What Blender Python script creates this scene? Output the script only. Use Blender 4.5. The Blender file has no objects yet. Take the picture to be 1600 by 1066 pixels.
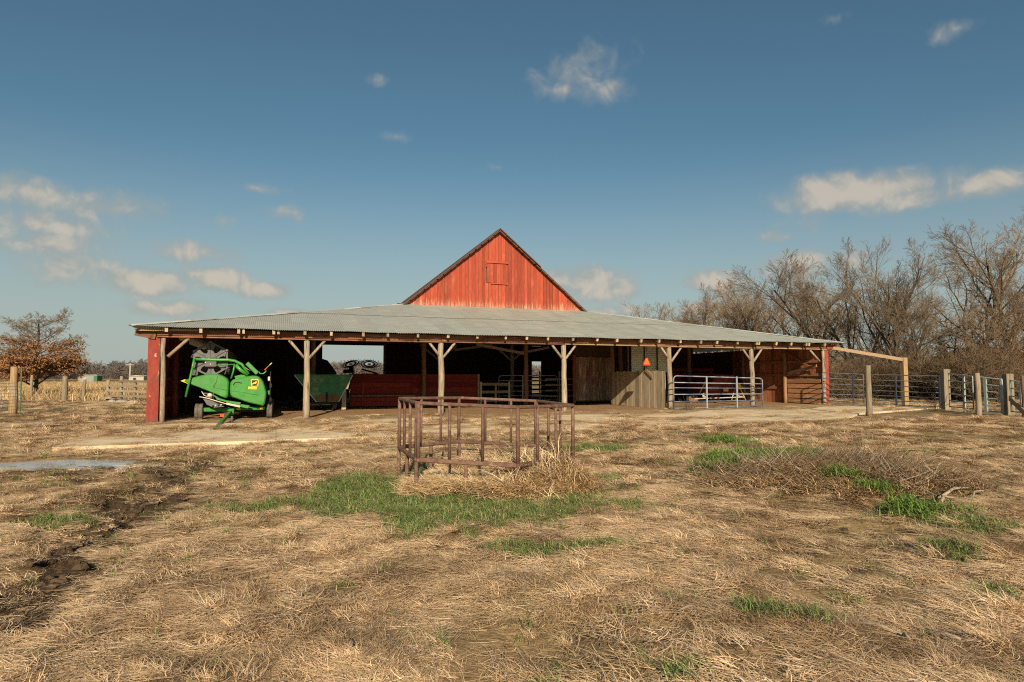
import bpy, math, random
import numpy as np
from mathutils import Vector, Matrix

R = math.radians
random.seed(7)
scene = bpy.context.scene
COL = scene.collection

# ------------------------------------------------------------------ camera
EYE = 1.6
PITCH = math.atan(57 / 1000)
cam_d = bpy.data.cameras.new('camera')
cam_d.sensor_width = 36
cam_d.lens = 22.5
cam_d.clip_start = 0.1
cam_d.clip_end = 5000
cam = bpy.data.objects.new('camera', cam_d)
COL.objects.link(cam)
cam.location = (0, 0, EYE)
cam.rotation_euler = (R(90) + PITCH, 0, 0)
scene.camera = cam

# ------------------------------------------------------------------ light and exposure
SUN_EL = R(25)
SUN_H = Vector((0.09, -0.996, 0))
SUN_V = (SUN_H * math.cos(SUN_EL) + Vector((0, 0, math.sin(SUN_EL)))).normalized()
scene.view_settings.view_transform = 'Standard'
scene.view_settings.look = 'None'
scene.view_settings.gamma = 1
scene.view_settings.exposure = 0.64
scene.view_settings.use_curve_mapping = False
scene.cycles.use_denoising = False
scene.cycles.filter_width = 1.1
sun_d = bpy.data.lights.new('sun', 'SUN')
sun_d.energy = 4.9
sun_d.angle = R(0.53)
sun_d.color = (1.0, 0.83, 0.60)
sun = bpy.data.objects.new('sun', sun_d)
COL.objects.link(sun)
sun.rotation_euler = SUN_V.to_track_quat('Z', 'Y').to_euler()
sun.location = (4, -20, 30)
SKY_STRENGTH = 0.062


def ray(px, py):
    a, b = (px - 800) / 1000, (533 - py) / 1000
    c, s = math.cos(PITCH), math.sin(PITCH)
    return Vector((a, c - b * s, s + b * c))


def G(px, py, z=0.0):
    """point on the level z seen at this place of the photograph"""
    d = ray(px, py)
    t = (z - EYE) / d.z
    return Vector((d.x * t, d.y * t, z))


def D(px, py, dist):
    d = ray(px, py)
    t = dist / d.y
    return Vector((d.x * t, dist, EYE + d.z * t))


class NT:
    def __init__(s, tree):
        s.t = tree

    def n(s, typ, **kw):
        nd = s.t.nodes.new(typ)
        for k, v in kw.items():
            setattr(nd, k, v)
        return nd

    def link(s, a, b):
        s.t.links.new(a, b)

    def setin(s, sock, v):
        if isinstance(v, bpy.types.NodeSocket):
            s.link(v, sock)
        elif v is not None:
            sock.default_value = v

    def math(s, op, a, b=None, c=None, clamp=False):
        nd = s.n('ShaderNodeMath', operation=op, use_clamp=clamp)
        s.setin(nd.inputs[0], a)
        s.setin(nd.inputs[1], b)
        s.setin(nd.inputs[2], c)
        return nd.outputs[0]

    def vmath(s, op, a, b=None, out=0):
        nd = s.n('ShaderNodeVectorMath', operation=op)
        s.setin(nd.inputs[0], a)
        s.setin(nd.inputs[1], b)
        return nd.outputs[out]

    def mix(s, f, a, b, blend='MIX'):
        nd = s.n('ShaderNodeMix', data_type='RGBA', blend_type=blend)
        s.setin(nd.inputs[0], f)
        for k, v in ((6, a), (7, b)):
            if not isinstance(v, bpy.types.NodeSocket):
                v = (*v[:3], 1)
            s.setin(nd.inputs[k], v)
        return nd.outputs[2]

    def noise(s, vec, scale, detail=4, rough=.55, dist=0.0, out=0):
        nd = s.n('ShaderNodeTexNoise')
        s.setin(nd.inputs['Vector'], vec)
        nd.inputs['Scale'].default_value = scale
        nd.inputs['Detail'].default_value = detail
        nd.inputs['Roughness'].default_value = rough
        nd.inputs['Distortion'].default_value = dist
        return nd.outputs[out]

    def ramp(s, v, lo, hi, a=0.0, b=1.0):
        nd = s.n('ShaderNodeMapRange', interpolation_type='SMOOTHSTEP')
        s.setin(nd.inputs[0], v)
        for k, q in ((1, lo), (2, hi), (3, a), (4, b)):
            nd.inputs[k].default_value = q
        return nd.outputs[0]


# ------------------------------------------------------------------ sky
world = bpy.data.worlds.new('World')
scene.world = world
world.use_nodes = True
W = NT(world.node_tree)
for nd in list(world.node_tree.nodes):
    world.node_tree.nodes.remove(nd)
sky = W.n('ShaderNodeTexSky', sky_type='NISHITA', sun_disc=False)
sky.sun_elevation = SUN_EL
sky.sun_rotation = math.pi - 0.09
sky.altitude = 200
sky.air_density = 1.0
sky.dust_density = 1.4
sky.ozone_density = 1.3
tc = W.n('ShaderNodeTexCoord').outputs['Generated']
sep = W.n('ShaderNodeSeparateXYZ')
W.link(tc, sep.inputs[0])
az = W.math('ARCTAN2', sep.outputs[0], sep.outputs[1])
el = W.math('ARCSINE', sep.outputs[2])
cmb = W.n('ShaderNodeCombineXYZ')
W.link(az, cmb.inputs[0])
W.link(el, cmb.inputs[1])
ae = cmb.outputs[0]
CLOUDS = [  # place in the photograph, half sizes, density
    (908, 118, 88, 46, .64), (880, 142, 55, 24, .66), (950, 132, 45, 26, .62),
    (1350, 300, 150, 34, 1.7), (1300, 298, 80, 36, 1.5), (1420, 308, 90, 26, 1.2), (1552, 287, 55, 27, 1.2),
    (1490, 300, 60, 22, .8), (1212, 370, 30, 13, .8), (1255, 348, 60, 18, .5),
    (925, 446, 85, 36, 1.5), (880, 440, 40, 26, 1.3), (965, 455, 48, 24, 1.3), (1115, 440, 55, 22, 1.5),
    (1240, 412, 70, 24, 1.2), (1330, 405, 40, 24, 1.2), (960, 487, 60, 14, 1.2),
    (50, 302, 105, 34, .92), (160, 325, 110, 32, .9), (70, 382, 120, 36, .92), (115, 415, 85, 38, .92),
    (228, 442, 72, 28, 1.6), (335, 434, 62, 23, 1.5), (412, 453, 52, 18, 1.5), (290, 394, 85, 23, 1.0),
    (268, 482, 75, 20, .95), (405, 294, 45, 10, .6), (440, 332, 34, 13, .5), (350, 345, 22, 12, .5),
    (1492, 46, 42, 20, .6), (1300, 30, 40, 12, .45), (620, 214, 26, 10, .6), (586, 125, 20, 10, .6),
    (455, 488, 55, 9, 1.1), (60, 350, 150, 32, .85), (1100, 482, 60, 12, 1.1), (780, 262, 26, 9, .45),
    (700, 440, 30, 9, .4)]
blobs = []
for (px, py, rx, ry, w) in CLOUDS:
    d = ray(px, py).normalized()
    blobs.append((math.atan2(d.x, d.y), math.asin(d.z), rx / 880 * d.y, ry / 880 * d.y, w))
rc = random.Random(5)
for k in range(16):       # the same fair-weather clouds go on all round
    a = rc.choice((-1, 1)) * rc.uniform(1.0, 3.1)
    e = rc.uniform(.08, .5)
    blobs.append((a, e, rc.uniform(.05, .12), rc.uniform(.02, .04), rc.uniform(.8, 1.3)))
n1 = W.noise(ae, 26, 5, .56, .4)
n2 = W.noise(ae, 8, 4, .5)
field = None
hgt = None
for (a, e, ra, re, w) in blobs:
    v = W.vmath('MULTIPLY', W.vmath('SUBTRACT', ae, (a, e, 0)), (1 / ra, 1 / re, 0))
    L = W.vmath('LENGTH', v, out=1)
    f = W.math('MULTIPLY_ADD', L, -w, w)
    field = f if field is None else W.math('SMOOTH_MAX', field, f, .12)
cl = W.math('ADD', field, W.math('MULTIPLY', W.math('SUBTRACT', n1, .50), 1.45))
cl = W.math('ADD', cl, W.math('MULTIPLY', W.math('SUBTRACT', n2, .5), .7))
cov = W.ramp(cl, -.02, .95)
cov = W.math('MULTIPLY', cov, .80)
skyc = W.mix(1.0, sky.outputs[0], (0.60, .81, .77), 'MULTIPLY')
# haze belt near the horizon, grey and quiet
hz = W.ramp(el, -.05, .36, .96, 0)
skyc = W.mix(hz, skyc, (4.35, 4.75, 4.45))
cloudc = W.mix(W.ramp(W.math('ADD', cl, W.math('MULTIPLY', W.math('SUBTRACT', n1, W.noise(W.vmath('ADD', ae, (.004, .012, 0)), 26, 5, .56, .4)), 1.7)), .35, 1.35), (3.8, 3.9, 3.65), (6.3, 5.5, 4.5))
fin = W.mix(cov, skyc, cloudc)
bg = W.n('ShaderNodeBackground')
W.link(fin, bg.inputs[0])
bg.inputs[1].default_value = SKY_STRENGTH
wo = W.n('ShaderNodeOutputWorld')
W.link(bg.outputs[0], wo.inputs[0])


# ------------------------------------------------------------------ materials
def newmat(name):
    m = bpy.data.materials.new(name)
    m.use_nodes = True
    t = NT(m.node_tree)
    b = m.node_tree.nodes['Principled BSDF']
    return m, t, b


def nmat(name, a, b, c=None, cth=(.55, .7), scale=(1, 1, 1), ns=6, cs=3, rough=.8, metal=0, bump=.25, bdist=.01,
         rnd=.25, spec=.25, zfade=None, cscale=None, d=None, dth=(.6, .75), ds=1.2):
    """noise between two colours, grain stretched by scale, worn patches c, stains d"""
    m, t, bs = newmat(name)
    oc = t.n('ShaderNodeTexCoord').outputs['Object']
    info = t.n('ShaderNodeObjectInfo').outputs['Random']
    off = t.vmath('SCALE', (17.0, 31.0, 11.0))
    t.link(info, off.node.inputs['Scale'])
    base = t.vmath('ADD', oc, off)
    v = t.vmath('MULTIPLY', base, scale)
    g = t.noise(v, ns, 8, .62, .3)
    col = t.mix(t.ramp(g, .28, .72), a, b)
    if c is not None:
        v2 = t.vmath('MULTIPLY', base, cscale or tuple((q + 1) / 2 if q > 1 else q for q in scale))
        n = t.noise(v2, cs, 7, .65, .2)
        if zfade:
            sp = t.n('ShaderNodeSeparateXYZ')
            t.link(oc, sp.inputs[0])
            n = t.math('ADD', n, t.ramp(sp.outputs[2], zfade[0], zfade[1], zfade[2], 0))
        col = t.mix(t.ramp(n, cth[0], cth[1]), col, c)
    if d is not None:
        n = t.noise(base, ds, 6, .6, .5)
        col = t.mix(t.ramp(n, dth[0], dth[1]), col, d)
    if rnd:
        k = t.math('MULTIPLY_ADD', info, rnd * 2, 1 - rnd)
        hs = t.n('ShaderNodeHueSaturation')
        t.link(col, hs.inputs['Color'])
        t.link(k, hs.inputs['Value'])
        col = hs.outputs[0]
    t.link(col, bs.inputs['Base Color'])
    bs.inputs['Roughness'].default_value = rough
    bs.inputs['Metallic'].default_value = metal
    bs.inputs['Specular IOR Level'].default_value = spec
    if bump:
        bp = t.n('ShaderNodeBump')
        bp.inputs['Strength'].default_value = bump
        bp.inputs['Distance'].default_value = bdist
        t.link(g, bp.inputs['Height'])
        t.link(bp.outputs[0], bs.inputs['Normal'])
    return m


VG = (22, 22, 1.2)      # grain along z
UG = (1.2, 22, 22)      # grain along x
M = {}
M['red_gable'] = nmat('red_gable', (.20, .033, .017), (.34, .064, .032), (.42, .21, .14), (.64, .92), VG, 2, 1.6,
                      zfade=(5.35, 6.5, .34), rnd=.26, bump=.6, d=(.36, .095, .055), dth=(.50, .82), ds=.55)
M['red_wall'] = nmat('red_wall', (.16, .030, .020), (.30, .065, .038), (.30, .15, .08), (.56, .74), VG, 2, 1.4, rnd=.35, bump=.4)
M['red_corner'] = nmat('red_corner', (.19, .028, .020), (.27, .050, .034), (.48, .36, .27), (.60, .68), (3, 3, 1.6), 2, 2.2, rnd=.15, bump=.5, d=(.15, .05, .035), dth=(.5, .7), ds=2)
M['red_plank'] = nmat('red_plank', (.16, .016, .014), (.28, .034, .026), (.34, .16, .11), (.62, .75), UG, 2, 2.0, rnd=.38, bump=.35)
M['post_wood'] = nmat('post_wood', (.17, .130, .092), (.36, .295, .215), (.075, .050, .033), (.53, .66), (16, 16, 1.0), 2, 1.5, rnd=.14, bump=.8, bdist=.02, d=(.24, .24, .16), dth=(.55, .75), ds=1.1)
M['brown_post'] = nmat('brown_post', (.14, .075, .038), (.28, .155, .08), (.10, .055, .03), (.6, .75), (16, 16, 1.0), 2, 1.5, rnd=.2, bump=.7, bdist=.02)
M['beam_wood'] = nmat('beam_wood', (.10, .040, .022), (.24, .105, .055), (.30, .20, .13), (.56, .72), UG, 1.5, 1.0, rnd=.28, bump=.5, d=(.05, .022, .014), dth=(.55, .7), ds=1.6)
M['plate_wood'] = nmat('plate_wood', (.22, .145, .085), (.36, .26, .16), None, scale=UG, ns=1.5, rnd=.2, bump=.4)
M['rafter_wood'] = nmat('rafter_wood', (.13, .065, .034), (.22, .12, .065), None, scale=(22, 1.2, 22), ns=2, rnd=.2)
M['end_grain'] = nmat('end_grain', (.25, .185, .12), (.40, .32, .22), None, ns=20, rnd=.35)
M['grey_board'] = nmat('grey_board', (.25, .20, .14), (.43, .36, .25), (.13, .09, .055), (.56, .70), VG, 2, 1.2, rnd=.3, bump=.6, d=(.28, .17, .09), dth=(.55, .78), ds=.9)
M['grey_rail'] = nmat('grey_rail', (.20, .155, .105), (.34, .275, .19), (.12, .08, .05), (.58, .74), UG, 2, 1.2, rnd=.22, bump=.5)
M['old_door'] = nmat('old_door', (.16, .10, .075), (.30, .205, .15), (.46, .38, .28), (.50, .66), VG, 2, 1.1, rnd=.35, bump=.4, d=(.20, .05, .03), dth=(.54, .7), ds=1.1)
M['brown_board'] = nmat('brown_board', (.15, .058, .028), (.30, .14, .07), (.34, .23, .14), (.58, .72), VG, 2, 1.1, rnd=.35, bump=.5)
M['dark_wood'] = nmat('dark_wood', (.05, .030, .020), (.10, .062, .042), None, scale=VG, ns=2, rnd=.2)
M['side_plank'] = nmat('side_plank', (.20, .085, .040), (.38, .20, .105), (.42, .32, .21), (.52, .70), (22, 1.2, 22), 2, 1.1, rnd=.4, bump=.6)
M['steel_green'] = nmat('steel_green', (.05, .085, .05), (.09, .13, .08), (.16, .12, .08), (.58, .72), (1, 1, 1), 9, 4, .6, 0, bump=.1, rnd=.1)
M['fence_post'] = nmat('fence_post', (.15, .115, .078), (.29, .235, .165), (.09, .06, .038), (.58, .72), (18, 18, 1), 2, 1.6, rnd=.18, bump=.8, bdist=.02, d=(.15, .16, .10), dth=(.55, .75), ds=1.3)
M['old_rail'] = nmat('old_rail', (.13, .10, .072), (.25, .205, .15), (.08, .055, .035), (.56, .72), UG, 2, 1.2, rnd=.3, bump=.6)
M['tan_post'] = nmat('tan_post', (.20, .13, .065), (.33, .225, .12), (.13, .08, .04), (.6, .72), (18, 18, 1), 2, 1.6, rnd=.1, bump=.7, bdist=.02)
M['tin'] = nmat('tin', (.27, .285, .262), (.35, .36, .325), (.40, .395, .345), (.52, .75), (.5, 2.0, 1), 1.6, .6, .58, .25, bump=.08, rnd=.045, spec=.3,
                d=(.33, .27, .20), dth=(.62, .9), ds=.35)
M['tin_cap'] = nmat('tin_cap', (.38, .38, .35), (.52, .51, .47), None, ns=5, rough=.5, metal=.3, rnd=.25)
M['old_tin'] = nmat('old_tin', (.56, .58, .45), (.70, .71, .57), (.42, .36, .25), (.6, .78), (1, 1, 1), 3, 1, .6, .2, bump=.1, rnd=.05)
M['roof_dark'] = nmat('roof_dark', (.075, .038, .028), (.13, .07, .05), None, ns=8, rnd=.1)
M['rust'] = nmat('rust', (.085, .044, .032), (.165, .098, .072), (.24, .17, .13), (.56, .74), (1, 1, 1), 14, 5, .78, .1, bump=.3, bdist=.003, rnd=.15)
M['galv'] = nmat('galv', (.34, .36, .38), (.46, .48, .50), (.28, .20, .15), (.6, .78), (1, 1, 1), 6, 3, .45, .4, bump=.05, rnd=.1)
M['blue_galv'] = nmat('blue_galv', (.115, .14, .18), (.22, .235, .25), (.04, .08, .165), (.45, .62), (1, 1, 1), 6, 1.3, .55, .1, bump=.05, rnd=.3, d=(.20, .13, .09), dth=(.6, .75), ds=3)
M['gate_stay'] = nmat('gate_stay', (.24, .27, .31), (.34, .37, .40), None, ns=6, rough=.5, metal=.3, rnd=.1)
M['blue_paint'] = nmat('blue_paint', (.016, .024, .048), (.026, .038, .075), (.10, .10, .105), (.50, .68), (1, 1, 1), 5, 1.6, .6, .05, bump=.05, rnd=.1)
M['grey_tube'] = nmat('grey_tube', (.085, .095, .11), (.15, .165, .185), (.03, .06, .13), (.56, .72), (1, 1, 1), 5, 1.6, .55, .2, bump=.05, rnd=.1)
M['mint_galv'] = nmat('mint_galv', (.20, .27, .275), (.29, .35, .345), (.18, .17, .16), (.58, .72), (1, 1, 1), 5, 1.6, .5, .2, bump=.05, rnd=.1)
M['green_paint'] = nmat('green_paint', (.026, .170, .022), (.042, .235, .032), (.13, .24, .08), (.56, .85), (1, 1, 1), 4, 2.0, .36, 0, bump=.03, rnd=.05, spec=.45, d=(.085, .17, .060), dth=(.48, .75), ds=2.6)
M['green_frame'] = nmat('green_frame', (.012, .13, .018), (.020, .19, .026), (.10, .11, .06), (.62, .78), (1, 1, 1), 6, 3, .45, 0, bump=.05, rnd=.15, spec=.4)
M['old_green'] = nmat('old_green', (.035, .16, .07), (.07, .25, .12), (.20, .30, .18), (.52, .70), (1, 1, 1), 3, 1.4, .7, 0, bump=.1, rnd=.05,
                      d=(.16, .10, .05), dth=(.62, .72), ds=1.6)
M['yellow'] = nmat('yellow', (.66, .43, .02), (.74, .52, .04), None, ns=5, rough=.5, rnd=.05, bump=0)
M['red_tape'] = nmat('red_tape', (.62, .06, .02), (.70, .10, .03), None, ns=5, rough=.4, rnd=.05, bump=0)
M['grey_plastic'] = nmat('grey_plastic', (.075, .075, .078), (.115, .113, .112), (.20, .18, .16), (.64, .8), (1, 1, 1), 6, 3, .55, 0, bump=.05, rnd=.08)
M['black'] = nmat('black', (.010, .010, .010), (.022, .021, .02), None, ns=6, rough=.6, rnd=.1, bump=.05)
M['rubber'] = nmat('rubber', (.075, .065, .055), (.15, .13, .105), None, ns=8, rough=.9, rnd=.1, bump=.2)
M['bare_steel'] = nmat('bare_steel', (.42, .35, .27), (.58, .50, .40), (.28, .15, .08), (.58, .72), (1, 1, 1), 9, 4, .5, .4, bump=.1, rnd=.15)
M['machine_red'] = nmat('machine_red', (.13, .016, .013), (.20, .030, .02), (.14, .07, .045), (.55, .72), (1, 1, 1), 4, 2, .6, 0, bump=.1, rnd=.2)
M['orange_sign'] = nmat('orange_sign', (.86, .12, .02), (.90, .15, .03), None, ns=3, rough=.45, rnd=0, bump=0)
M['sign_red'] = nmat('sign_red', (.22, .012, .012), (.28, .018, .016), None, ns=3, rough=.5, rnd=0, bump=0)
M['bark'] = nmat('bark', (.055, .042, .030), (.115, .088, .062), (.16, .125, .088), (.6, .75), (8, 8, 2), 3, 2, .9, 0, bump=.5, rnd=.2)
M['twig'] = nmat('twig', (.165, .112, .066), (.28, .195, .115), None, ns=2, rough=.9, rnd=.28, bump=0)
M['twig_grey'] = nmat('twig_grey', (.13, .096, .064), (.23, .17, .112), None, ns=2, rough=.9, rnd=.28, bump=0)
M['bush_twig'] = nmat('bush_twig', (.095, .064, .038), (.20, .135, .078), None, ns=2, rough=.9, rnd=.4, bump=0)
M['red_brown'] = nmat('red_brown', (.19, .050, .026), (.36, .135, .065), (.34, .23, .14), (.50, .68), VG, 2, 1.0, rnd=.4, bump=.5)
M['oak_leaf'] = nmat('oak_leaf', (.19, .085, .035), (.33, .165, .07), None, ns=1.5, rough=.8, rnd=.1, bump=0)
M['far_twig'] = nmat('far_twig', (.12, .105, .095), (.19, .165, .145), None, ns=1, rough=.9, rnd=.25, bump=0)
M['stick'] = nmat('stick', (.20, .155, .115), (.36, .295, .22), (.16, .11, .07), (.6, .75), (6, 6, 6), 3, 2, .9, 0, bump=.3, rnd=.25)
M['shed_green'] = nmat('shed_green', (.035, .10, .06), (.05, .13, .085), None, ns=3, rough=.6, rnd=0)
M['shed_roof'] = nmat('shed_roof', (.17, .19, .165), (.22, .235, .21), None, ns=3, rough=.6, rnd=0)
M['pale_wall'] = nmat('pale_wall', (.29, .265, .22), (.36, .33, .28), None, ns=3, rough=.8, rnd=0)
M['ice'] = nmat('ice', (.28, .31, .35), (.48, .51, .54), (.22, .21, .19), (.52, .68), (1, 2.2, 1), 2.2, 1.5, .22, 0, bump=.15, rnd=0, spec=.5)
M['stone'] = nmat('stone', (.22, .19, .15), (.34, .30, .25), None, ns=6, rough=.9, rnd=.2)


def attr_mat(name, tint, rnd=.2, rough=.75, patch=.0):
    """straw and grass: colour of each blade from its mesh, a little variation per clump"""
    m, t, bs = newmat(name)
    at = t.n('ShaderNodeAttribute', attribute_name='Col').outputs['Color']
    info = t.n('ShaderNodeObjectInfo').outputs['Random']
    col = t.mix(1.0, at, tint, 'MULTIPLY')
    if patch:
        gp = t.n('ShaderNodeNewGeometry').outputs['Position']
        wn = t.noise(gp, .75, 5, .65, .5)
        col = t.mix(t.math('MULTIPLY', t.ramp(wn, .46, .66), patch), col, t.mix(1.0, col, (.46, .41, .37), 'MULTIPLY'))
        gn = t.noise(gp, .33, 4, .6, .3)
        col = t.mix(t.math('MULTIPLY', t.ramp(gn, .50, .66), .35), col, t.mix(1.0, col, (.66, .74, .52), 'MULTIPLY'))
    hs = t.n('ShaderNodeHueSaturation')
    t.link(col, hs.inputs['Color'])
    t.link(t.math('MULTIPLY_ADD', info, rnd * 2, 1 - rnd), hs.inputs['Value'])
    t.link(hs.outputs[0], bs.inputs['Base Color'])
    bs.inputs['Roughness'].default_value = rough
    bs.inputs['Specular IOR Level'].default_value = .25
    return m


M['straw'] = attr_mat('straw', (1.04, 1.0, .98), .28, patch=.85)
M['hay'] = attr_mat('hay', (1.12, 1.05, .95), .18)
M['grass'] = attr_mat('grass', (1, 1, 1), .25)


# ------------------------------------------------------------------ mesh building
class MB:
    def __init__(s):
        s.v, s.f, s.mi, s.sm, s.mats = [], [], [], [], []
        s.cur = 0
        s.smooth = False

    def mat(s, m):
        if m not in s.mats:
            s.mats.append(m)
        s.cur = s.mats.index(m)
        return s

    def add(s, vs, fs, smooth=None):
        o = len(s.v)
        s.v += [tuple(p) for p in vs]
        for f in fs:
            s.f.append([i + o for i in f])
            s.mi.append(s.cur)
            s.sm.append(s.smooth if smooth is None else smooth)

    def box(s, c, size, rot=None, bev=0.0):
        x, y, z = (q / 2 for q in size)
        if bev:
            b = min(bev, x * .9, y * .9, z * .9)
            vs, fs = [], []
            idx = {}
            for sx in (-1, 1):
                for sy in (-1, 1):
                    for sz in (-1, 1):
                        for ax in range(3):
                            p = [sx * x, sy * y, sz * z]
                            for k in range(3):
                                if k != ax:
                                    p[k] -= (sx, sy, sz)[k] * b
                            idx[(sx, sy, sz, ax)] = len(vs)
                            vs.append(Vector(p))
            for ax in range(3):
                o = [k for k in range(3) if k != ax]
                for sg in (-1, 1):
                    q = []
                    for (a, b2) in ((-1, -1), (1, -1), (1, 1), (-1, 1)):
                        t = [0, 0, 0]
                        t[ax], t[o[0]], t[o[1]] = sg, a, b2
                        q.append(idx[(*t, ax)])
                    fs.append(q)
                # edges along ax
                for a in (-1, 1):
                    for b2 in (-1, 1):
                        q = []
                        for (e, w) in ((-1, 0), (1, 0), (1, 1), (-1, 1)):
                            t = [0, 0, 0]
                            t[ax], t[o[0]], t[o[1]] = e, a, b2
                            q.append(idx[(*t, o[w])])
                        fs.append(q)
            for sx in (-1, 1):
                for sy in (-1, 1):
                    for sz in (-1, 1):
                        fs.append([idx[(sx, sy, sz, k)] for k in range(3)])
            # face winding outward
            out = []
            for f in fs:
                p = [vs[i] for i in f]
                n = (p[1] - p[0]).cross(p[2] - p[0])
                cc = sum(p, Vector()) / len(p)
                out.append(f if n.dot(cc) > 0 else f[::-1])
            fs = out
        else:
            vs = [Vector((a, b, d)) for a in (-x, x) for b in (-y, y) for d in (-z, z)]
            fs = [(0, 1, 3, 2), (4, 6, 7, 5), (0, 4, 5, 1), (2, 3, 7, 6), (0, 2, 6, 4), (1, 5, 7, 3)]
        if rot is not None:
            vs = [rot @ p for p in vs]
        c = Vector(c)
        s.add([p + c for p in vs], fs, False)
        return s

    def bar(s, p0, p1, w, h, up=(0, 0, 1), bev=0.0):
        p0, p1 = Vector(p0), Vector(p1)
        d = p1 - p0
        L = d.length
        X = d.normalized()
        U = Vector(up)
        if abs(X.dot(U)) > .98:
            U = Vector((0, 1, 0))
        Y = U.cross(X).normalized()
        Z = X.cross(Y)
        m = Matrix((X, Y, Z)).transposed()
        s.box((p0 + p1) / 2, (L, w, h), m, bev)
        return s

    def tube(s, pts, rad, n=8, cap=True, smooth=True):
        pts = [Vector(p) for p in pts]
        if not isinstance(rad, (list, tuple)):
            rad = [rad] * len(pts)
        vs, fs = [], []
        prev = None
        for i, p in enumerate(pts):
            a = pts[max(i - 1, 0)]
            b = pts[min(i + 1, len(pts) - 1)]
            t = (b - a).normalized()
            if prev is None:
                ref = Vector((0, 0, 1)) if abs(t.z) < .9 else Vector((1, 0, 0))
                X = ref.cross(t).normalized()
            else:
                X = (prev - t * prev.dot(t)).normalized()
            prev = X
            Y = t.cross(X)
            for k in range(n):
                an = 2 * math.pi * k / n
                vs.append(p + (X * math.cos(an) + Y * math.sin(an)) * rad[i])
        for i in range(len(pts) - 1):
            for k in range(n):
                k2 = (k + 1) % n
                fs.append((i * n + k, i * n + k2, (i + 1) * n + k2, (i + 1) * n + k))
        s.add(vs, fs, smooth)
        if cap:
            o = len(s.v) - len(vs)
            s.f.append([o + k for k in range(n)][::-1])
            s.f.append([o + (len(pts) - 1) * n + k for k in range(n)])
            s.mi += [s.cur] * 2
            s.sm += [False] * 2
        return s

    def prism(s, poly, y0, y1, inset=0.0, depth=0.0):
        """polygon in (x, z) pulled along y; front face (y0) may be inset to give it a rounded rim"""
        n = len(poly)
        cx = sum(p[0] for p in poly) / n
        cz = sum(p[1] for p in poly) / n
        rings = []
        if inset:
            for (k, y) in ((1 - inset * 1.6, y0 - depth), (1 - inset * .5, y0 - depth * .72), (1, y0)):
                rings.append([(cx + (p[0] - cx) * k, y, cz + (p[1] - cz) * k) for p in poly])
        else:
            rings.append([(p[0], y0, p[1]) for p in poly])
        rings.append([(p[0], y1, p[1]) for p in poly])
        vs = [p for r in rings for p in r]
        area = sum(poly[i][0] * poly[(i + 1) % n][1] - poly[(i + 1) % n][0] * poly[i][1] for i in range(n))
        fs = []
        f0 = list(range(n))
        f1 = [len(vs) - n + k for k in range(n)][::-1]
        for r in range(len(rings) - 1):
            for k in range(n):
                k2 = (k + 1) % n
                fs.append((r * n + k, (r + 1) * n + k, (r + 1) * n + k2, r * n + k2))
        fs += [f0, f1]
        if area < 0:
            fs = [f[::-1] for f in fs]
        s.add(vs, fs, False)
        return s

    def lathe(s, prof, c, axis='X', n=24, smooth=True):
        """profile of (radius, along) turned about an axis"""
        c = Vector(c)
        vs, fs = [], []
        m = len(prof)
        for k in range(n):
            a = 2 * math.pi * k / n
            for (r, h) in prof:
                q = (h, r * math.cos(a), r * math.sin(a)) if axis == 'X' else (
                    (r * math.cos(a), h, r * math.sin(a)) if axis == 'Y' else (r * math.cos(a), r * math.sin(a), h))
                vs.append(c + Vector(q))
        for k in range(n):
            k2 = (k + 1) % n
            for i in range(m - 1):
                fs.append((k * m + i, k * m + i + 1, k2 * m + i + 1, k2 * m + i))
        s.add(vs, fs, smooth)
        return s

    def mesh(s, name, mat=None):
        me = bpy.data.meshes.new(name)
        me.from_pydata(s.v, [], s.f)
        mats = s.mats or [mat]
        for m in mats:
            me.materials.append(M[m] if isinstance(m, str) else m)
        if len(s.f):
            me.polygons.foreach_set('material_index', s.mi)
            me.polygons.foreach_set('use_smooth', s.sm)
        me.update()
        return me

    def obj(s, name, mat=None, parent=None, loc=(0, 0, 0), rot=(0, 0, 0)):
        return link(name, s.mesh(name, mat), parent, loc, rot)


def link(name, me, parent=None, loc=(0, 0, 0), rot=(0, 0, 0), scale=None):
    o = bpy.data.objects.new(name, me)
    COL.objects.link(o)
    o.parent = parent
    o.location = loc
    o.rotation_euler = rot
    if scale is not None:
        o.scale = scale if hasattr(scale, '__len__') else (scale,) * 3
    return o


def tag(o, label, cat, group=None):
    o['label'] = label
    o['category'] = cat
    if group:
        o['group'] = group
    return o


def thing(name, label, cat, loc=(0, 0, 0), rz=0.0, group=None):
    o = bpy.data.objects.new(name, None)
    o.empty_display_size = .3
    COL.objects.link(o)
    o.location = loc
    o.rotation_euler = (0, 0, rz)
    return tag(o, label, cat, group)


def structure(o):
    o['kind'] = 'structure'
    return o


def np_mesh(name, verts, quads, mats):
    me = bpy.data.meshes.new(name)
    me.from_pydata(verts, [], quads)
    for m in mats:
        me.materials.append(m)
    return me


# ------------------------------------------------------------------ terrain
BL = Vector((-13.2, 23.8, 0))      # front left corner of the barn
TH = math.atan2(11.1, 30.2)
CT, ST = math.cos(TH), math.sin(TH)
BW, GV, UL, UR = 32.2, 7.8, 10.7, 21.5
ZE, ZB = 3.46, 5.6


def B(u, v, z=0.0):
    return Vector((BL.x + u * CT - v * ST, BL.y + u * ST + v * CT, z))


def b_of(x, y):
    dx, dy = x - BL.x, y - BL.y
    return dx * CT + dy * ST, -dx * ST + dy * CT


def _hash(ix, iy, seed):
    n = (ix.astype(np.int64) * 374761393 + iy.astype(np.int64) * 668265263 + seed * 1442695041) & 0x7fffffff
    n = ((n ^ (n >> 13)) * 1274126177) & 0x7fffffff
    return ((n ^ (n >> 16)) & 0xffff) / 65535.0


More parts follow.
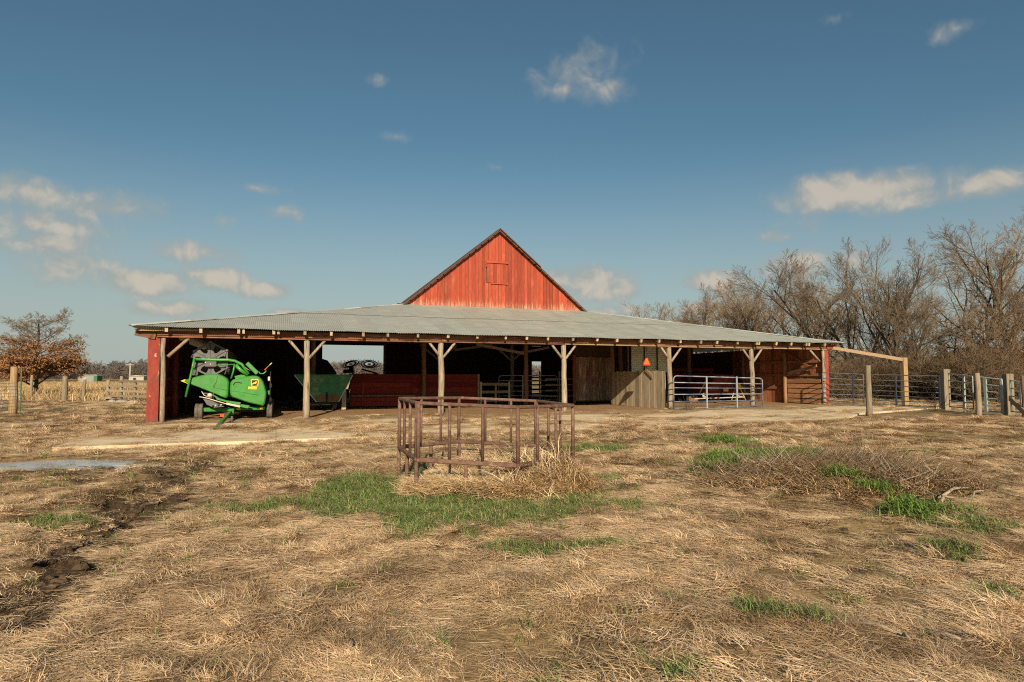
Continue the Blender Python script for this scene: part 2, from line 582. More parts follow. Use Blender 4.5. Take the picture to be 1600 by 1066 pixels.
def vnoise(x, y, seed=0):
    x, y = np.asarray(x, float), np.asarray(y, float)
    ix, iy = np.floor(x), np.floor(y)
    fx, fy = x - ix, y - iy
    fx, fy = fx * fx * (3 - 2 * fx), fy * fy * (3 - 2 * fy)
    a, b = _hash(ix, iy, seed), _hash(ix + 1, iy, seed)
    c, d = _hash(ix, iy + 1, seed), _hash(ix + 1, iy + 1, seed)
    return (a * (1 - fx) + b * fx) * (1 - fy) + (c * (1 - fx) + d * fx) * fy


def fbm(x, y, seed=0, oc=4):
    t, a, s = 0, .5, 0
    for k in range(oc):
        t = t + a * vnoise(x * 2 ** k, y * 2 ** k, seed + k * 7)
        s += a
        a *= .5
    return t / s


def ss(lo, hi, x):
    t = np.clip((x - lo) / (hi - lo), 0, 1)
    return t * t * (3 - 2 * t)


FEED = Vector((-.43, 9.92, 0))
MOUND = Vector((4.7, 9.75, 0))


def segdist(x, y, pts):
    best = np.full(np.shape(x), 1e9)
    for (a, b) in zip(pts[:-1], pts[1:]):
        dx, dy = b[0] - a[0], b[1] - a[1]
        t = np.clip(((x - a[0]) * dx + (y - a[1]) * dy) / (dx * dx + dy * dy), 0, 1)
        best = np.minimum(best, np.hypot(x - a[0] - t * dx, y - a[1] - t * dy))
    return best


RUT = [tuple(G(*p)[:2]) for p in ((-40, 960), (60, 890), (150, 840), (215, 800), (275, 745), (330, 715))]
RUT2 = [tuple(G(*p)[:2]) for p in ((-30, 770), (40, 775), (90, 765), (160, 735))]


def sdf_box(u, v, u0, u1, v0, v1):
    dx = np.maximum(np.maximum(u0 - u, u - u1), 0)
    dy = np.maximum(np.maximum(v0 - v, v - v1), 0)
    return np.hypot(dx, dy)


ICE = [(-8.6, 12.2, 1.9, 1.15), (-17.2, 23.0, 2.6, 1.3)]


def base_z(x, y):
    return .13 * ss(0, 15, x) * ss(13, 25, y)


def mudmask(x, y):
    d = segdist(x, y, RUT) + (fbm(x / .7, y / .7, 31) - .5) * 1.0
    d2 = segdist(x, y, RUT2) + (fbm(x / .7, y / .7, 37) - .5) * 1.0
    m = 1 - ss(.25, .80, d)
    m2 = (1 - ss(.05, .5, d2)) * .7
    m3 = 1 - ss(.5, .95, np.hypot((x + 5.3) / 1.3, (y - 5.2) / 1.1) + (fbm(x / .6, y / .6, 41) - .5) * .9)
    return np.maximum(np.maximum(m, m2), m3 * .75)


def greenmask(x, y):
    n = fbm(x / .8, y / .8, 51)
    rx, ry = (x + .72) / 2.35, (y - 8.85) / 2.2
    r = np.hypot(rx, ry) - .05 * (x < -.7)
    g = (1 - ss(.72, 1.05, r + (n - .5) * 1.1))
    for (px, py, a, b) in ((1150, 695, .9, 1.2), (1060, 675, 1.6, 1.6), (1165, 720, .9, .7), (1230, 712, 1.0, .6), (1440, 785, .4, .3), (1320, 750, .5, .3),
                           (1540, 830, .5, .4), (560, 750, .6, .6), (1180, 965, .3, .22), (340, 1040, .22, .16),
                           (850, 860, .5, .3), (930, 850, .45, .25), (940, 705, .9, .7), (1230, 960, .35, .3), (1490, 870, .4, .3), (390, 790, .7, .5),
                           (100, 820, .5, .35), (60, 640, 4, 2.5), (190, 640, 3, 2.), (1560, 930, .3, .3), (1060, 1040, .25, .2)):
        p = G(px, py)
        d = np.hypot((x - p.x) / a, (y - p.y) / b)
        g = np.maximum(g, (1 - ss(.45, 1.0, d + (n - .5) * 1.3)) * .8)
    return g * (1 - mudmask(x, y)) * (1 - .9 * haymask(x, y))


def haymask(x, y):
    dx, dy = x - FEED.x, y - FEED.y
    n = (fbm(x / .5, y / .5, 61) - .5) * .55
    a = 1 - ss(.62, 1.0, np.hypot((dx - .08) / 1.12, (dy + 1.15) / .66) + n)
    b = 1 - ss(.55, 1.0, np.hypot((dx - .8) / .85, (dy + .75) / .95) + n)
    c = .75 * (1 - ss(.6, 1.0, np.hypot((dx - .2) / 1.3, (dy + .1) / 1.0) + n))
    return np.maximum(np.maximum(a, b), c)


def ground_z(x, y):
    x, y = np.asarray(x, float), np.asarray(y, float)
    u, v = b_of(x, y)
    dist = sdf_box(u, v, -.6, 34, -10.2, 24)
    rough = .12 + .88 * ss(.1, 2.2, dist)
    far = 1 - .7 * ss(18, 60, y)
    z = base_z(x, y)
    z = z + rough * far * (.09 * (fbm(x / 3.3, y / 3.3, 3, 2) - .5) + .11 * (fbm(x / .85, y / .85, 11, 2) - .5) + .12 * (fbm(x / .33, y / .33, 23, 2) - .5))
    z = z - .055 * np.exp(-(dist / .8) ** 2) * (.15 + .85 * (1 - ss(3, 8, u)))
    m = mudmask(x, y)
    z = z - .10 * m + .14 * m * (fbm(x / .16, y / .16, 71, 2) - .5)
    md = np.hypot((x - MOUND.x) / 2.5, (y - MOUND.y) / 1.9)
    z = z + .20 * (1 - ss(.1, 1.0, md + (fbm(x / .8, y / .8, 83) - .5) * .5))
    z = z + .13 * haymask(x, y) + .24 * (1 - ss(.2, 1.0, np.hypot((x - FEED.x - .72) / .75, (y - FEED.y + .62) / .75) + (fbm(x / .3, y / .3, 63) - .5) * .5)) + .12 * (1 - ss(.2, 1.0, np.hypot((x - FEED.x + .25) / .6, (y - FEED.y - .35) / .6)))
    for (cx, cy, a, b) in ICE:
        w = 1 - ss(.55, 1.1, np.hypot((x - cx) / a, (y - cy) / b))
        z = z * (1 - .85 * w) - .065 * w + w * .060 * (fbm(x / .5, y / .25, 91) - .5)
    # gentle swell of the pasture behind and to the left
    return z


def axis(lo, hi, flo, fhi, step, grow):
    c = list(np.arange(flo, fhi, step))
    s, p = step, flo
    left = []
    while p > lo:
        s *= grow
        p -= s
        left.append(p)
    s, p = step, c[-1]
    right = []
    while p < hi:
        s *= grow
        p += s
        right.append(p)
    return np.array(left[::-1] + c + right)


xs = axis(-1500, 1500, -9.5, 9.5, .07, 1.045)
ys = axis(-80, 2200, 2.6, 14.5, .06, 1.03)
X, Y = np.meshgrid(xs, ys)
Z = ground_z(X, Y)
nx, ny = len(xs), len(ys)
verts = np.stack([X.ravel(), Y.ravel(), Z.ravel()], 1)
ii = np.arange(nx * ny).reshape(ny, nx)
quads = np.stack([ii[:-1, :-1].ravel(), ii[:-1, 1:].ravel(), ii[1:, 1:].ravel(), ii[1:, :-1].ravel()], 1)
gme = bpy.data.meshes.new('ground')
gme.vertices.add(len(verts))
gme.vertices.foreach_set('co', verts.ravel())
gme.loops.add(len(quads) * 4)
gme.loops.foreach_set('vertex_index', quads.ravel())
gme.polygons.add(len(quads))
gme.polygons.foreach_set('loop_start', np.arange(len(quads)) * 4)
gme.update(calc_edges=True)
gme.polygons.foreach_set('use_smooth', np.ones(len(quads), bool))


def bare_mask(x, y):
    """trodden earth before and inside the barn"""
    u, v = b_of(x, y)
    d = sdf_box(u, v, .2, 34, -3.2, 24) + (fbm(x / 1.5, y / 1.5, 15) - .5) * 2.4
    return 1 - ss(-.2, 1.0, d)


def floor_mask(x, y):
    u, v = b_of(x, y)
    d = sdf_box(u, v, .2, 32, .6, 24) + (fbm(x / .8, y / .8, 17) - .5) * 1.0
    return 1 - ss(-.1, .5, d)


ca = gme.color_attributes.new('kindmask', 'FLOAT_COLOR', 'POINT')
mk = np.stack([greenmask(X, Y), mudmask(X, Y), bare_mask(X, Y), floor_mask(X, Y)], -1).reshape(-1, 4)
ca.data.foreach_set('color', mk.astype(np.float32).ravel())
gm, t, bs = newmat('ground')
at = t.n('ShaderNodeAttribute', attribute_name='kindmask')
sp = t.n('ShaderNodeSeparateColor')
t.link(at.outputs['Color'], sp.inputs[0])
geo = t.n('ShaderNodeTexCoord').outputs['Object']
fine = t.noise(geo, 22, 6, .7, .6)
stx = t.noise(t.vmath('MULTIPLY', geo, (3.5, 14, 6)), 3.2, 7, .7, 1.2)
mid = t.noise(geo, 1.4, 6, .6, .4)
big = t.noise(geo, .16, 4, .5)
straw = t.mix(t.ramp(stx, .3, .7), (.105, .068, .036), (.44, .305, .16))
straw = t.mix(t.math('MULTIPLY', t.ramp(mid, .42, .68), .8), straw, (.13, .088, .048))
straw = t.mix(t.math('MULTIPLY', t.ramp(big, .48, .64), .35), straw, (.16, .15, .06))
green = t.mix(t.ramp(fine, .3, .7), (.055, .075, .022), (.13, .155, .055))
mud = t.mix(t.ramp(fine, .3, .7), (.032, .020, .012), (.105, .068, .040))
bare = t.mix(t.ramp(fine, .3, .72), (.25, .165, .09), (.47, .34, .20))
bare = t.mix(t.ramp(mid, .5, .75), bare, (.27, .19, .10))
floor = t.mix(t.ramp(fine, .3, .7), (.20, .115, .060), (.34, .215, .115))
col = t.mix(t.math('MULTIPLY', sp.outputs[2], .85), straw, bare)
col = t.mix(at.outputs['Alpha'], col, floor)
col = t.mix(sp.outputs[0], col, green)
col = t.mix(sp.outputs[1], col, mud)
t.link(col, bs.inputs['Base Color'])
bs.inputs['Roughness'].default_value = .95
bs.inputs['Specular IOR Level'].default_value = .15
bp = t.n('ShaderNodeBump')
bp.inputs['Strength'].default_value = .8
bp.inputs['Distance'].default_value = .03
t.link(t.math('ADD', stx, t.math('MULTIPLY', fine, .6)), bp.inputs['Height'])
t.link(bp.outputs[0], bs.inputs['Normal'])
gme.materials.append(gm)
ground = structure(link('ground', gme))


def gz(x, y):
    return float(ground_z(np.array([x]), np.array([y]))[0])


def on(p):
    return Vector((p[0], p[1], gz(p[0], p[1])))


# ice in the low spots: the uneven ground cuts its outline
for (cx, cy, a, b), lab in zip(ICE, range(2)):
    mb = MB()
    n = 40
    vs = [(cx, cy, -.050)] + [(cx + a * 1.05 * math.cos(2 * math.pi * k / n), cy + b * 1.05 * math.sin(2 * math.pi * k / n), -.050) for k in range(n)]
    mb.add(vs, [(0, 1 + k, 1 + (k + 1) % n) for k in range(n)])
    structure(mb.obj('ice_patch', 'ice'))

# concrete apron
cm, t, bs = newmat('concrete')
geo = t.n('ShaderNodeTexCoord').outputs['Object']
f1 = t.noise(geo, 30, 6, .7)
f2 = t.noise(t.vmath('MULTIPLY', geo, (1, 1.4, 1)), .55, 6, .68, .6)
f3 = t.noise(geo, 3.0, 6, .7, .5)
c = t.mix(t.ramp(f1, .3, .7), (.52, .41, .26), (.66, .53, .355))
c = t.mix(t.math('MULTIPLY', t.ramp(f2, .48, .62), .8), c, (.38, .27, .15))
c = t.mix(t.math('MULTIPLY', t.ramp(f3, .55, .7), .6), c, (.29, .215, .13))
t.link(c, bs.inputs['Base Color'])
bs.inputs['Roughness'].default_value = .9
bp = t.n('ShaderNodeBump')
bp.inputs['Strength'].default_value = .4
bp.inputs['Distance'].default_value = .01
t.link(f1, bp.inputs['Height'])
t.link(bp.outputs[0], bs.inputs['Normal'])
M['concrete'] = cm


def slab_front(u):
    if u < 22.6:
        return -9.95
    if u < 26:
        return -9.95 + (u - 22.6) / 3.4 * 2.3
    return -7.65 + (u - 26) / 9 * 2.8


apron = thing('concrete_apron', 'x', 'apron')
del apron['label'], apron['category']
structure(apron)
cuts = [-.46, 4.2, 8.9, 13.6, 18.3, 22.6, 26.5, 30.5, 34.5]
rs = random.Random(3)
for u0, u1 in zip(cuts[:-1], cuts[1:]):
    us = np.linspace(u0 + .004, u1 - .004, 14)
    mb = MB()
    nv = 9
    vs, fs = [], []
    dz = rs.uniform(-.008, .008)
    for u in us:
        f = slab_front(u) + rs.uniform(-.03, .03)
        bk = -3.6 + .8 * math.sin(u * .9) + rs.uniform(-.15, .15)
        for k in range(nv):
            v = f + (bk - f) * k / (nv - 1)
            p = B(u, v)
            vs.append((p.x, p.y, float(base_z(p.x, p.y)) + .062 + dz))
        p = B(u, f - .004)
        vs.append((p.x, p.y, float(base_z(p.x, p.y)) - .2))
    m = nv + 1
    for i in range(len(us) - 1):
        for k in range(nv - 1):
            fs.append((i * m + k, (i + 1) * m + k, (i + 1) * m + k + 1, i * m + k + 1))
        fs.append((i * m + nv, (i + 1) * m + nv, (i + 1) * m, i * m))
    if u0 < 0:
        o = len(vs)
        for k in range(nv):
            q = vs[k]
            vs.append((q[0], q[1], q[2] - .25))
        for k in range(nv - 1):
            fs.append((k, k + 1, o + k + 1, o + k))
    mb.add(vs, fs)
    mb.obj('slab', 'concrete', apron)

# ------------------------------------------------------------------ barn
barn = thing('barn', 'long open fronted red barn with grey corrugated tin roof and red gable', 'barn', BL, TH)
rb = random.Random(11)


def bz(u, v):
    """ground level in barn coordinates"""
    p = B(u, v)
    return gz(p.x, p.y)


S1 = (ZB - ZE) / (GV + .6)
HU = .8
S2 = (ZB - ZE) / (UL + HU)


def hip_v(u):
    if u < UL:
        return -.6 + (u + HU) * (GV + .6) / (UL + HU)
    if u > UR:
        return -.6 + (BW + HU - u) * (GV + .6) / (BW + HU - UR)
    return GV


PITCHC = .0762
COR = 9


def sheet(u0, u1, vlo, vhi, zoff, jl=0.0, jh=0.0):
    """one corrugated sheet of the front slope, cut along the hips"""
    n = max(2, int(round((u1 - u0) / PITCHC)) * 6)
    vs, fs = [], []
    for i in range(n + 1):
        u = u0 + (u1 - u0) * i / n
        hv = hip_v(u)
        a, b = min(vlo + jl, hv), min(vhi + jh, hv)
        w = .011 * math.sin(2 * math.pi * (u - u0) / PITCHC)
        sag = -.035 * math.sin(math.pi * (u + HU) / (BW + 2 * HU)) - .012 * math.sin(u * 1.7)
        for v in (a, b):
            vs.append((u, v, ZE + (v + .6) * S1 + w + zoff + sag * (1 - .6 * (v + .6) / 8)))
    for i in range(n):
        fs.append((i * 2, i * 2 + 2, i * 2 + 3, i * 2 + 1))
    mb = MB()
    mb.add(vs, fs, True)
    return mb


u = -HU
wS = PITCHC * COR
k = 0
while u < BW + HU - .05:
    u1 = min(u + wS + .02, BW + HU)
    hv = max(hip_v(u), hip_v(u1))
    for (a, b, zo) in ((-.6, 3.75, 0.0), (3.6, GV - .02, .018)):
        if hv > a + .05:
            q = sheet(u, u1, a, b, zo + .004 * (k % 2) + rb.uniform(0, .002), rb.uniform(-.03, .03), 0)
            q.obj('roof_sheet', 'tin', barn)
    u += wS
    k += 1

# roof planes over the two side sheds and the rear
for side in (0, 1):
    mb = MB()
    vs, fs = [], []
    n = 90
    for i in range(n + 1):
        v = -.6 + (24.6) * i / n
        w = .01 * math.sin(i * 1.9)
        zz = ZE + .03
        if v < GV:
            ut = -HU + (v + .6) * (UL + HU) / (GV + .6)
        else:
            ut = UL
        ze = ZE
        zt = ZE + (ut + HU) * S2
        for uu, z in ((-HU, ze + w), (ut, zt + w)):
            vs.append((uu if side == 0 else BW - uu, v, z - .01))
    for i in range(n):
        f = (i * 2, i * 2 + 1, i * 2 + 3, i * 2 + 2)
        fs.append(f if side == 1 else f[::-1])
    mb.add(vs, fs, True)
    mb.obj('side_roof', 'tin', barn)

# light ridge caps along the hips
for side in (0, 1):
    N = 13
    for i in range(N):
        a, b = i / N, (i + 1.06) / N
        p = []
        for tt in (a, b):
            uu = -HU + tt * (UL + HU)
            uu = uu if side == 0 else BW - uu
            v = -.6 + tt * (GV + .6)
            sag = -.035 * math.sin(math.pi * (uu + HU) / (BW + 2 * HU)) * (1 - .6 * (v + .6) / 8)
            p.append(Vector((uu, v, ZE + (v + .6) * S1 + sag + .03 + rb.uniform(0, .02))))
        if min(b, 1) <= a:
            continue
        d = (p[1] - p[0]).normalized()
        sdv = Vector((-d.y, d.x, 0)).normalized()
        mb = MB()
        wd = .14
        vs = [p[0] - sdv * wd - Vector((0, 0, .045)), p[0] + Vector((0, 0, .012)), p[0] + sdv * wd - Vector((0, 0, .045)),
              p[1] - sdv * wd - Vector((0, 0, .045)), p[1] + Vector((0, 0, .012)), p[1] + sdv * wd - Vector((0, 0, .045))]
        mb.add(vs, [(0, 1, 4, 3), (1, 2, 5, 4)] if True else [])
        o = mb.obj('hip_cap', 'tin_cap', barn)

# rafters of the front slope with pale sawn ends
u = .35
rus = []
while u < BW - .2:
    rus.append(u)
    u += rb.choice((1.0, 1.15, 1.25, 1.3))
    if rb.random() < .22:
        rus.append(u - 1.0 + .0 + .16 if False else u + .17)
for u in rus:
    vt = min(hip_v(u), GV) - .15
    if vt < .6:
        vt = .6
    v0 = -.52 + rb.uniform(-.05, .05)
    zc = lambda v: ZE + (v + .6) * S1 - .135
    mb = MB().mat('rafter_wood')
    w = rb.uniform(.075, .10)
    mb.bar((u, v0, zc(v0)), (u, vt, zc(vt)), w, .15)
    mb.mat('end_grain')
    mb.bar((u, v0 - .004, zc(v0)), (u, v0 + .05, zc(v0 + .05)), w + .006, .156)
    mb.obj('rafter', None, barn)

# front posts, braces, header beam
FU = [0.16, 5.3, 10.8, 16.6, 22.3, 27.3, 32.0]
BZ0, BZ1 = 3.10, 3.40


def pole(u, v, z0, z1, r, mat, name, lean=.03, n=10, seed=0):
    q = random.Random(int(u * 100 + v * 7) + seed)
    pts, rad = [], []
    for i in range(8):
        t = i / 7
        pts.append((u + q.uniform(-lean, lean) * .5 + lean * math.sin(t * 3 + q.random()), v + q.uniform(-lean, lean) * .4, z0 + (z1 - z0) * t))
        rad.append(r * (1.12 - .2 * t) * q.uniform(.95, 1.05))
    mb = MB()
    mb.tube(pts, rad, n)
    return mb.obj(name, mat, barn)


for i, u in enumerate(FU):
    if 0 < i < 6:
        pole(u, 0, bz(u, 0) - .15, BZ0, .125, 'post_wood', 'post')
        for s in (-1, 1):
            L = rb.uniform(.46, .70)
            mb = MB()
            mb.tube([(u + s * .09, -.03, BZ0 - L - .04), (u + s * L, -.03, BZ0 - .015)], [rb.uniform(.05, .068), rb.uniform(.045, .06)], 8)
            mb.obj('brace', 'post_wood', barn)
# end braces
MB().tube([(.36, -.02, BZ0 - .72), (1.05, -.02, BZ0 - .02)], [.065, .06], 8).obj('brace', 'plate_wood', barn)
MB().tube([(BW - .35, -.02, BZ0 - .62), (BW - 1.0, -.02, BZ0 - .02)], [.06, .055], 8).obj('brace', 'post_wood', barn)
MB().bar((BW - .15, .5, BZ0 - 1.1), (BW - .12, 2.6, BZ0 - .05), .06, .1).obj('brace', 'brown_board', barn)
edges = [-.02, 5.3, 10.8, 16.6, 22.3, 27.3, BW + .05]
for i in range(6):
    a, b = edges[i] + .006, edges[i + 1] - .006
    sg = rb.uniform(-.01, .01)
    MB().box(((a + b) / 2, -.085, (BZ0 + BZ1) / 2 + .045 + sg), (b - a, .05, .24), None, .006).obj('beam', 'beam_wood', barn)
    MB().box(((a + b) / 2, -.10, BZ0 + .026 + sg), (b - a, .10, .052), None, .006).obj('plate', 'plate_wood' if i > 2 else 'beam_wood', barn)
    MB().box(((a + b) / 2, .09, (BZ0 + BZ1) / 2 + sg), (b - a, .05, .30), None, .006).obj('beam', 'beam_wood', barn)
# outlookers at the corners
MB().bar((-.72, -.1, 3.27), (-.05, -.1, 3.14), .05, .26).obj('lookout_board', 'beam_wood', barn)
MB().bar((BW + .09, -.09, 3.24), (BW + .75, -.09, 3.30), .05, .24).obj('lookout_board', 'red_corner', barn)
MB().bar((-.70, -.3, 3.34), (1.4, -.28, 3.37), .07, .07).obj('purlin', 'plate_wood', barn)

# left corner: broad red board and grey post
mb = MB()
mb.box((-.10, -.03, 1.45), (.40, .045, 3.3), None, .008)
mb.obj('corner_board', 'red_corner', barn)
pole(.20, -.03, bz(.2, 0) - .1, BZ0, .085, 'post_wood', 'post', .035)
mb = MB()
mb.box((BW + .14, -.03, 1.6), (.24, .045, 3.1), None, .008)
mb.obj('corner_board', 'red_corner', barn)
pole(BW - .08, -.02, bz(BW, 0) - .1, BZ0, .085, 'post_wood', 'post', .02)


def wall_boards(parent, axis, fixed, start, n, w, z0f, z1f, mat, jit=.006, thick=.024):
    for i in range(n):
        c = start + (i + .5) * w
        z0, z1 = z0f(c), z1f(c)
        if z1 - z0 < .1:
            continue
        z0 += rb.uniform(-.02, .02)
        j = rb.uniform(-jit, jit)
        size = (w - .007, thick, z1 - z0) if axis == 'u' else (thick, w - .007, z1 - z0)
        rot = Matrix.Rotation(rb.uniform(-.004, .004), 3, 'Y' if axis == 'u' else 'X')
        me = MB().box((0, 0, 0), size, rot, .003).mesh('board', mat)
        loc = (c, fixed + j, (z0 + z1) / 2) if axis == 'u' else (fixed + j, c, (z0 + z1) / 2)
        link('board', me, parent, loc)


# side walls
zr = lambda v: ZE - .14
def side_wall(fixed, mat):
    w = bpy.data.objects.new('side_wall', MB().box((0, 11.9, 1.5), (.02, 23.8, 3.62), None).mesh('side_wall', 'dark_wood'))
    COL.objects.link(w)
    w.parent = barn
    w.location = (fixed, 0, 0)
    return w


lw = side_wall(-.06, None)
wall_boards(lw, 'v', .06 - .02 + .0, .02, 26, .25, lambda v: -.12, zr, 'red_wall')
for c in (-.06,):
    wall_boards(lw, 'v', -.06, 0.0, 26, .25, lambda v: -.12, zr, 'red_corner')
for z in (.75, 1.55, 2.45):
    MB().box((.10, 3.3, z), (.06, 6.3, .14)).obj('girt', 'red_wall', barn)
pole(.22, 2.9, -.2, 3.3, .12, 'red_wall', 'wall_post')
pole(.22, 6.4, -.2, 3.3, .12, 'dark_wood', 'wall_post')
rw = side_wall(BW + .08, None)
wall_boards(rw, 'v', -.05, .02, 30, .25, lambda v: .02, zr, 'red_brown')
wall_boards(rw, 'v', .05, .02, 30, .25, lambda v: .02, zr, 'red_corner')
for z in (1.0, 1.75, 2.5):
    MB().box((BW - .02, 3.7, z), (.06, 7.0, .15)).obj('girt', 'brown_board', barn)
pole(BW - .16, 2.75, 0, 3.3, .11, 'brown_post', 'wall_post')
pole(BW - .16, 6.3, 0, 3.3, .11, 'brown_post', 'wall_post')
# low boarding nailed inside the right wall near the corner
kb = bpy.data.objects.new('kick_board', MB().box((0, 1.35, .5), (.02, 2.5, .9)).mesh('kick_board', 'black'))
COL.objects.link(kb)
kb.parent = barn
kb.location = (BW - .09, 0, 0)
for z in (.28, .56, .84, 1.12, 1.40):
    link('board', MB().box((0, 0, 0), (.03, 2.45, .235), Matrix.Rotation(rb.uniform(-.006, .006), 3, 'X'), .004).mesh('board', 'side_plank'), kb, (-.03 + rb.uniform(-.012, .012), 1.36 + rb.uniform(-.05, .05), z))
MB().bar((BW - .2, 2.6, 1.75), (BW - .18, .35, 2.25), .05, .16).obj('brace', 'brown_board', barn)
MB().bar((BW - .25, 2.4, 1.85), (BW - .25, 1.2, 2.1), .04, .12).obj('brace', 'plate_wood', barn)

# rear wall with its two openings
RV = 23.4
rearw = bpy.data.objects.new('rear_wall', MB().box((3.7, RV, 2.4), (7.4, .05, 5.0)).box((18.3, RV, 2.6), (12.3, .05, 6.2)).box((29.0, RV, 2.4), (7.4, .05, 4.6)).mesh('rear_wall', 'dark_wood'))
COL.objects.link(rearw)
rearw.parent = barn
for i, z in enumerate((.25, .55, 1.0, 1.28, 1.6)):
    link('slat', MB().box((24.9, RV, z + .05 * (i % 2)), (1.2, .03, .10 + .05 * (i % 2))).mesh('slat', 'dark_wood'), rearw)
link('slat', MB().box((24.9, RV, 3.6), (1.3, .03, 1.3)).mesh('slat', 'dark_wood'), rearw)
MB().box((9.75, RV, 4.75), (4.75, .05, 1.35)).obj('opening_header', 'dark_wood', barn)
MB().bar((12.05, RV - .1, 0), (12.05, RV - .1, 5.2), .16, .16).obj('door_post', 'grey_board', barn)

# main hay loft: gable wall of upright boards
UM = (UL + UR) / 2
APEX = 10.05
mb = MB()
mb.prism([(UL + .05, ZB - .3), (UR - .05, ZB - .3), (UM, APEX - .12)], GV + .05, GV + .09)
gable = mb.obj('gable_wall', 'roof_dark', barn)
nb = 54
bw = (UR - UL) / nb
gs = (APEX - ZB) / (UM - UL)
HA, HB, HZ0, HZ1 = UM - .72, UM + .48, 7.02, 8.20
for i in range(nb):
    g_ = rb.uniform(.004, .011)
    a, b = UL + i * bw + g_, UL + (i + 1) * bw - g_
    zt = lambda q: APEX - abs(q - UM) * gs - .03
    ta, tb = zt(a), zt(b)
    z0 = ZB - .12 + rb.uniform(-.02, .02)
    if max(ta, tb) < z0 + .05:
        continue
    j = GV + rb.uniform(-.012, .012)
    runs = [(z0, ta, tb)]
    mid = (a + b) / 2
    if HA < mid < HB:
        runs = [(z0, HZ0, HZ0), (HZ1, ta, tb)]
    for (q0, qa, qb) in runs:
        mb = MB()
        vs = [(a, j, q0), (b, j, q0), (b, j, max(qb, q0 + .01)), (a, j, max(qa, q0 + .01))]
        vs += [(x, y + .024, z) for (x, y, z) in vs]
        mb.add(vs, [(0, 1, 2, 3), (7, 6, 5, 4), (0, 4, 5, 1), (1, 5, 6, 2), (2, 6, 7, 3), (3, 7, 4, 0)])
        link('board', mb.mesh('board', 'red_gable'), gable)
# narrow cover strips over some joints
for i in range(3, nb - 3, 1):
    if rb.random() < .5:
        uu = UL + i * bw
        if HA - .05 < uu < HB + .05:
            continue
        zt = APEX - abs(uu - UM) * gs - .08
        if zt > ZB + .3:
            link('batten', MB().box((uu, GV - .012, (zt + ZB - .05) / 2), (.045, .018, zt - ZB + .05)).mesh('batten', 'red_gable'), gable)
hatch = MB().box((UM - .12, GV - .004, (HZ0 + HZ1) / 2), (1.19, .02, HZ1 - HZ0 - .03)).obj('loft_hatch', 'red_gable', barn)
for i in range(6):
    link('board', MB().box((HA + .1 + i * .2, GV - .026, (HZ0 + HZ1) / 2 - .02), (.193, .022, HZ1 - HZ0 - .06), None, .003).mesh('board', 'red_gable'), hatch)
link('track', MB().box((UM - .08, GV - .06, HZ1 + .02), (1.32, .09, .10)).mesh('track', 'red_gable'), hatch)
link('track', MB().box((HA - .05, GV - .05, HZ1 - .11), (.06, .07, .34)).mesh('track', 'red_gable'), hatch)
link('sill', MB().box((UM + .05, GV - .05, HZ0 - .03), (1.05, .07, .06)).mesh('sill', 'red_gable'), hatch)
# steep roof: the two verges, closed behind by a hipped back slope
RB = 11.2
for s in (-1, 1):
    segs = [(0, 1.0)] if s < 0 else [(0, .44), (.44, 1.0)]
    for (t0, t1) in segs:
        mb = MB().mat('roof_dark')
        e = .10 if s > 0 and t0 == 0 else 0
        w = UM - UL + .30
        up_ = .03 + e * .35
        pt = lambda t_: (UM + s * (w * t_), APEX + up_ - gs * w * t_)
        y0 = GV - (.34 if s < 0 else .28) - e
        yb = lambda t_: GV + .35 + (RB - GV) * t_
        (x0, z0_), (x1, z1_) = pt(t0), pt(t1)
        th_ = .065
        vs = [(x0, y0, z0_), (x1, y0, z1_), (x1, y0, z1_ + th_), (x0, y0, z0_ + th_), (x0, yb(t0), z0_), (x1, yb(t1), z1_), (x1, yb(t1), z1_ + th_), (x0, yb(t0), z0_ + th_)]
        f = [(0, 1, 2, 3), (7, 6, 5, 4), (0, 4, 5, 1), (1, 5, 6, 2), (2, 6, 7, 3), (3, 7, 4, 0)]
        mb.add(vs, f if s > 0 else [q[::-1] for q in f])
        mb.obj('gable_roof', None, barn)
    if s > 0:
        w = UM - UL + .30
        mb = MB()
        mb.add([(UM, GV + .34, APEX + .13), (UM - w, RB + .34, APEX + .13 - gs * w), (UM + w, RB + .34, APEX + .13 - gs * w)], [(0, 2, 1)])
        mb.add([(UL - .4, GV, ZB + .04), (UR + .4, GV, ZB + .04), (UR + .4, 24, ZB - .5), (UL - .4, 24, ZB - .5)], [(0, 1, 2, 3)])
        mb.obj('back_slope', 'roof_dark', barn)
    # rafter tails and broken sheathing ends under the verge
    for i in range(15):
        t_ = (i + .5) / 15
        q = UM + s * (UM - UL + .12) * t_
        z = APEX - .03 - gs * abs(q - UM)
        MB().box((q, GV - .16, z + .02), (.34 + rb.uniform(0, .12), .26, .035 + rb.uniform(0, .03)),
                 Matrix.Rotation(math.atan(gs) * s, 3, 'Y')).obj('verge_block', 'roof_dark', barn)

# inner frame: posts under the loft front, braces, tie beams
for (u, h) in ((5.9, 4.6), (11.7, 5.4), (17.7, 5.4), (23.9, 5.2), (28.9, 4.1)):
    pole(u, 7.1 if u < 8 else 7.6, bz(u, 7.6) - .1, h, .125, 'brown_post', 'inner_post', .03)
for u in (14.0, 19.0, 23.2):
    pole(u, 13.5, -.1, 5.4, .13, 'dark_wood' if u > 20 else 'grey_board', 'inner_post', .03)
    for s in (-1, 1):
        MB().bar((u, 13.5, 2.7), (u + s * 1.2, 13.5, 3.7), .1, .12).obj('brace', 'grey_board', barn)
MB().bar((8, 13.5, 3.85), (24.5, 13.5, 3.85), .2, .22).obj('tie_beam', 'dark_wood', barn)
MB().bar((15.2, 9.2, 3.55), (18.2, 9.2, 3.05), .1, .16).obj('brace', 'grey_board', barn)
MB().bar((14.2, 10.4, 3.25), (16.6, 10.4, 3.6), .1, .14).obj('brace', 'grey_board', barn)
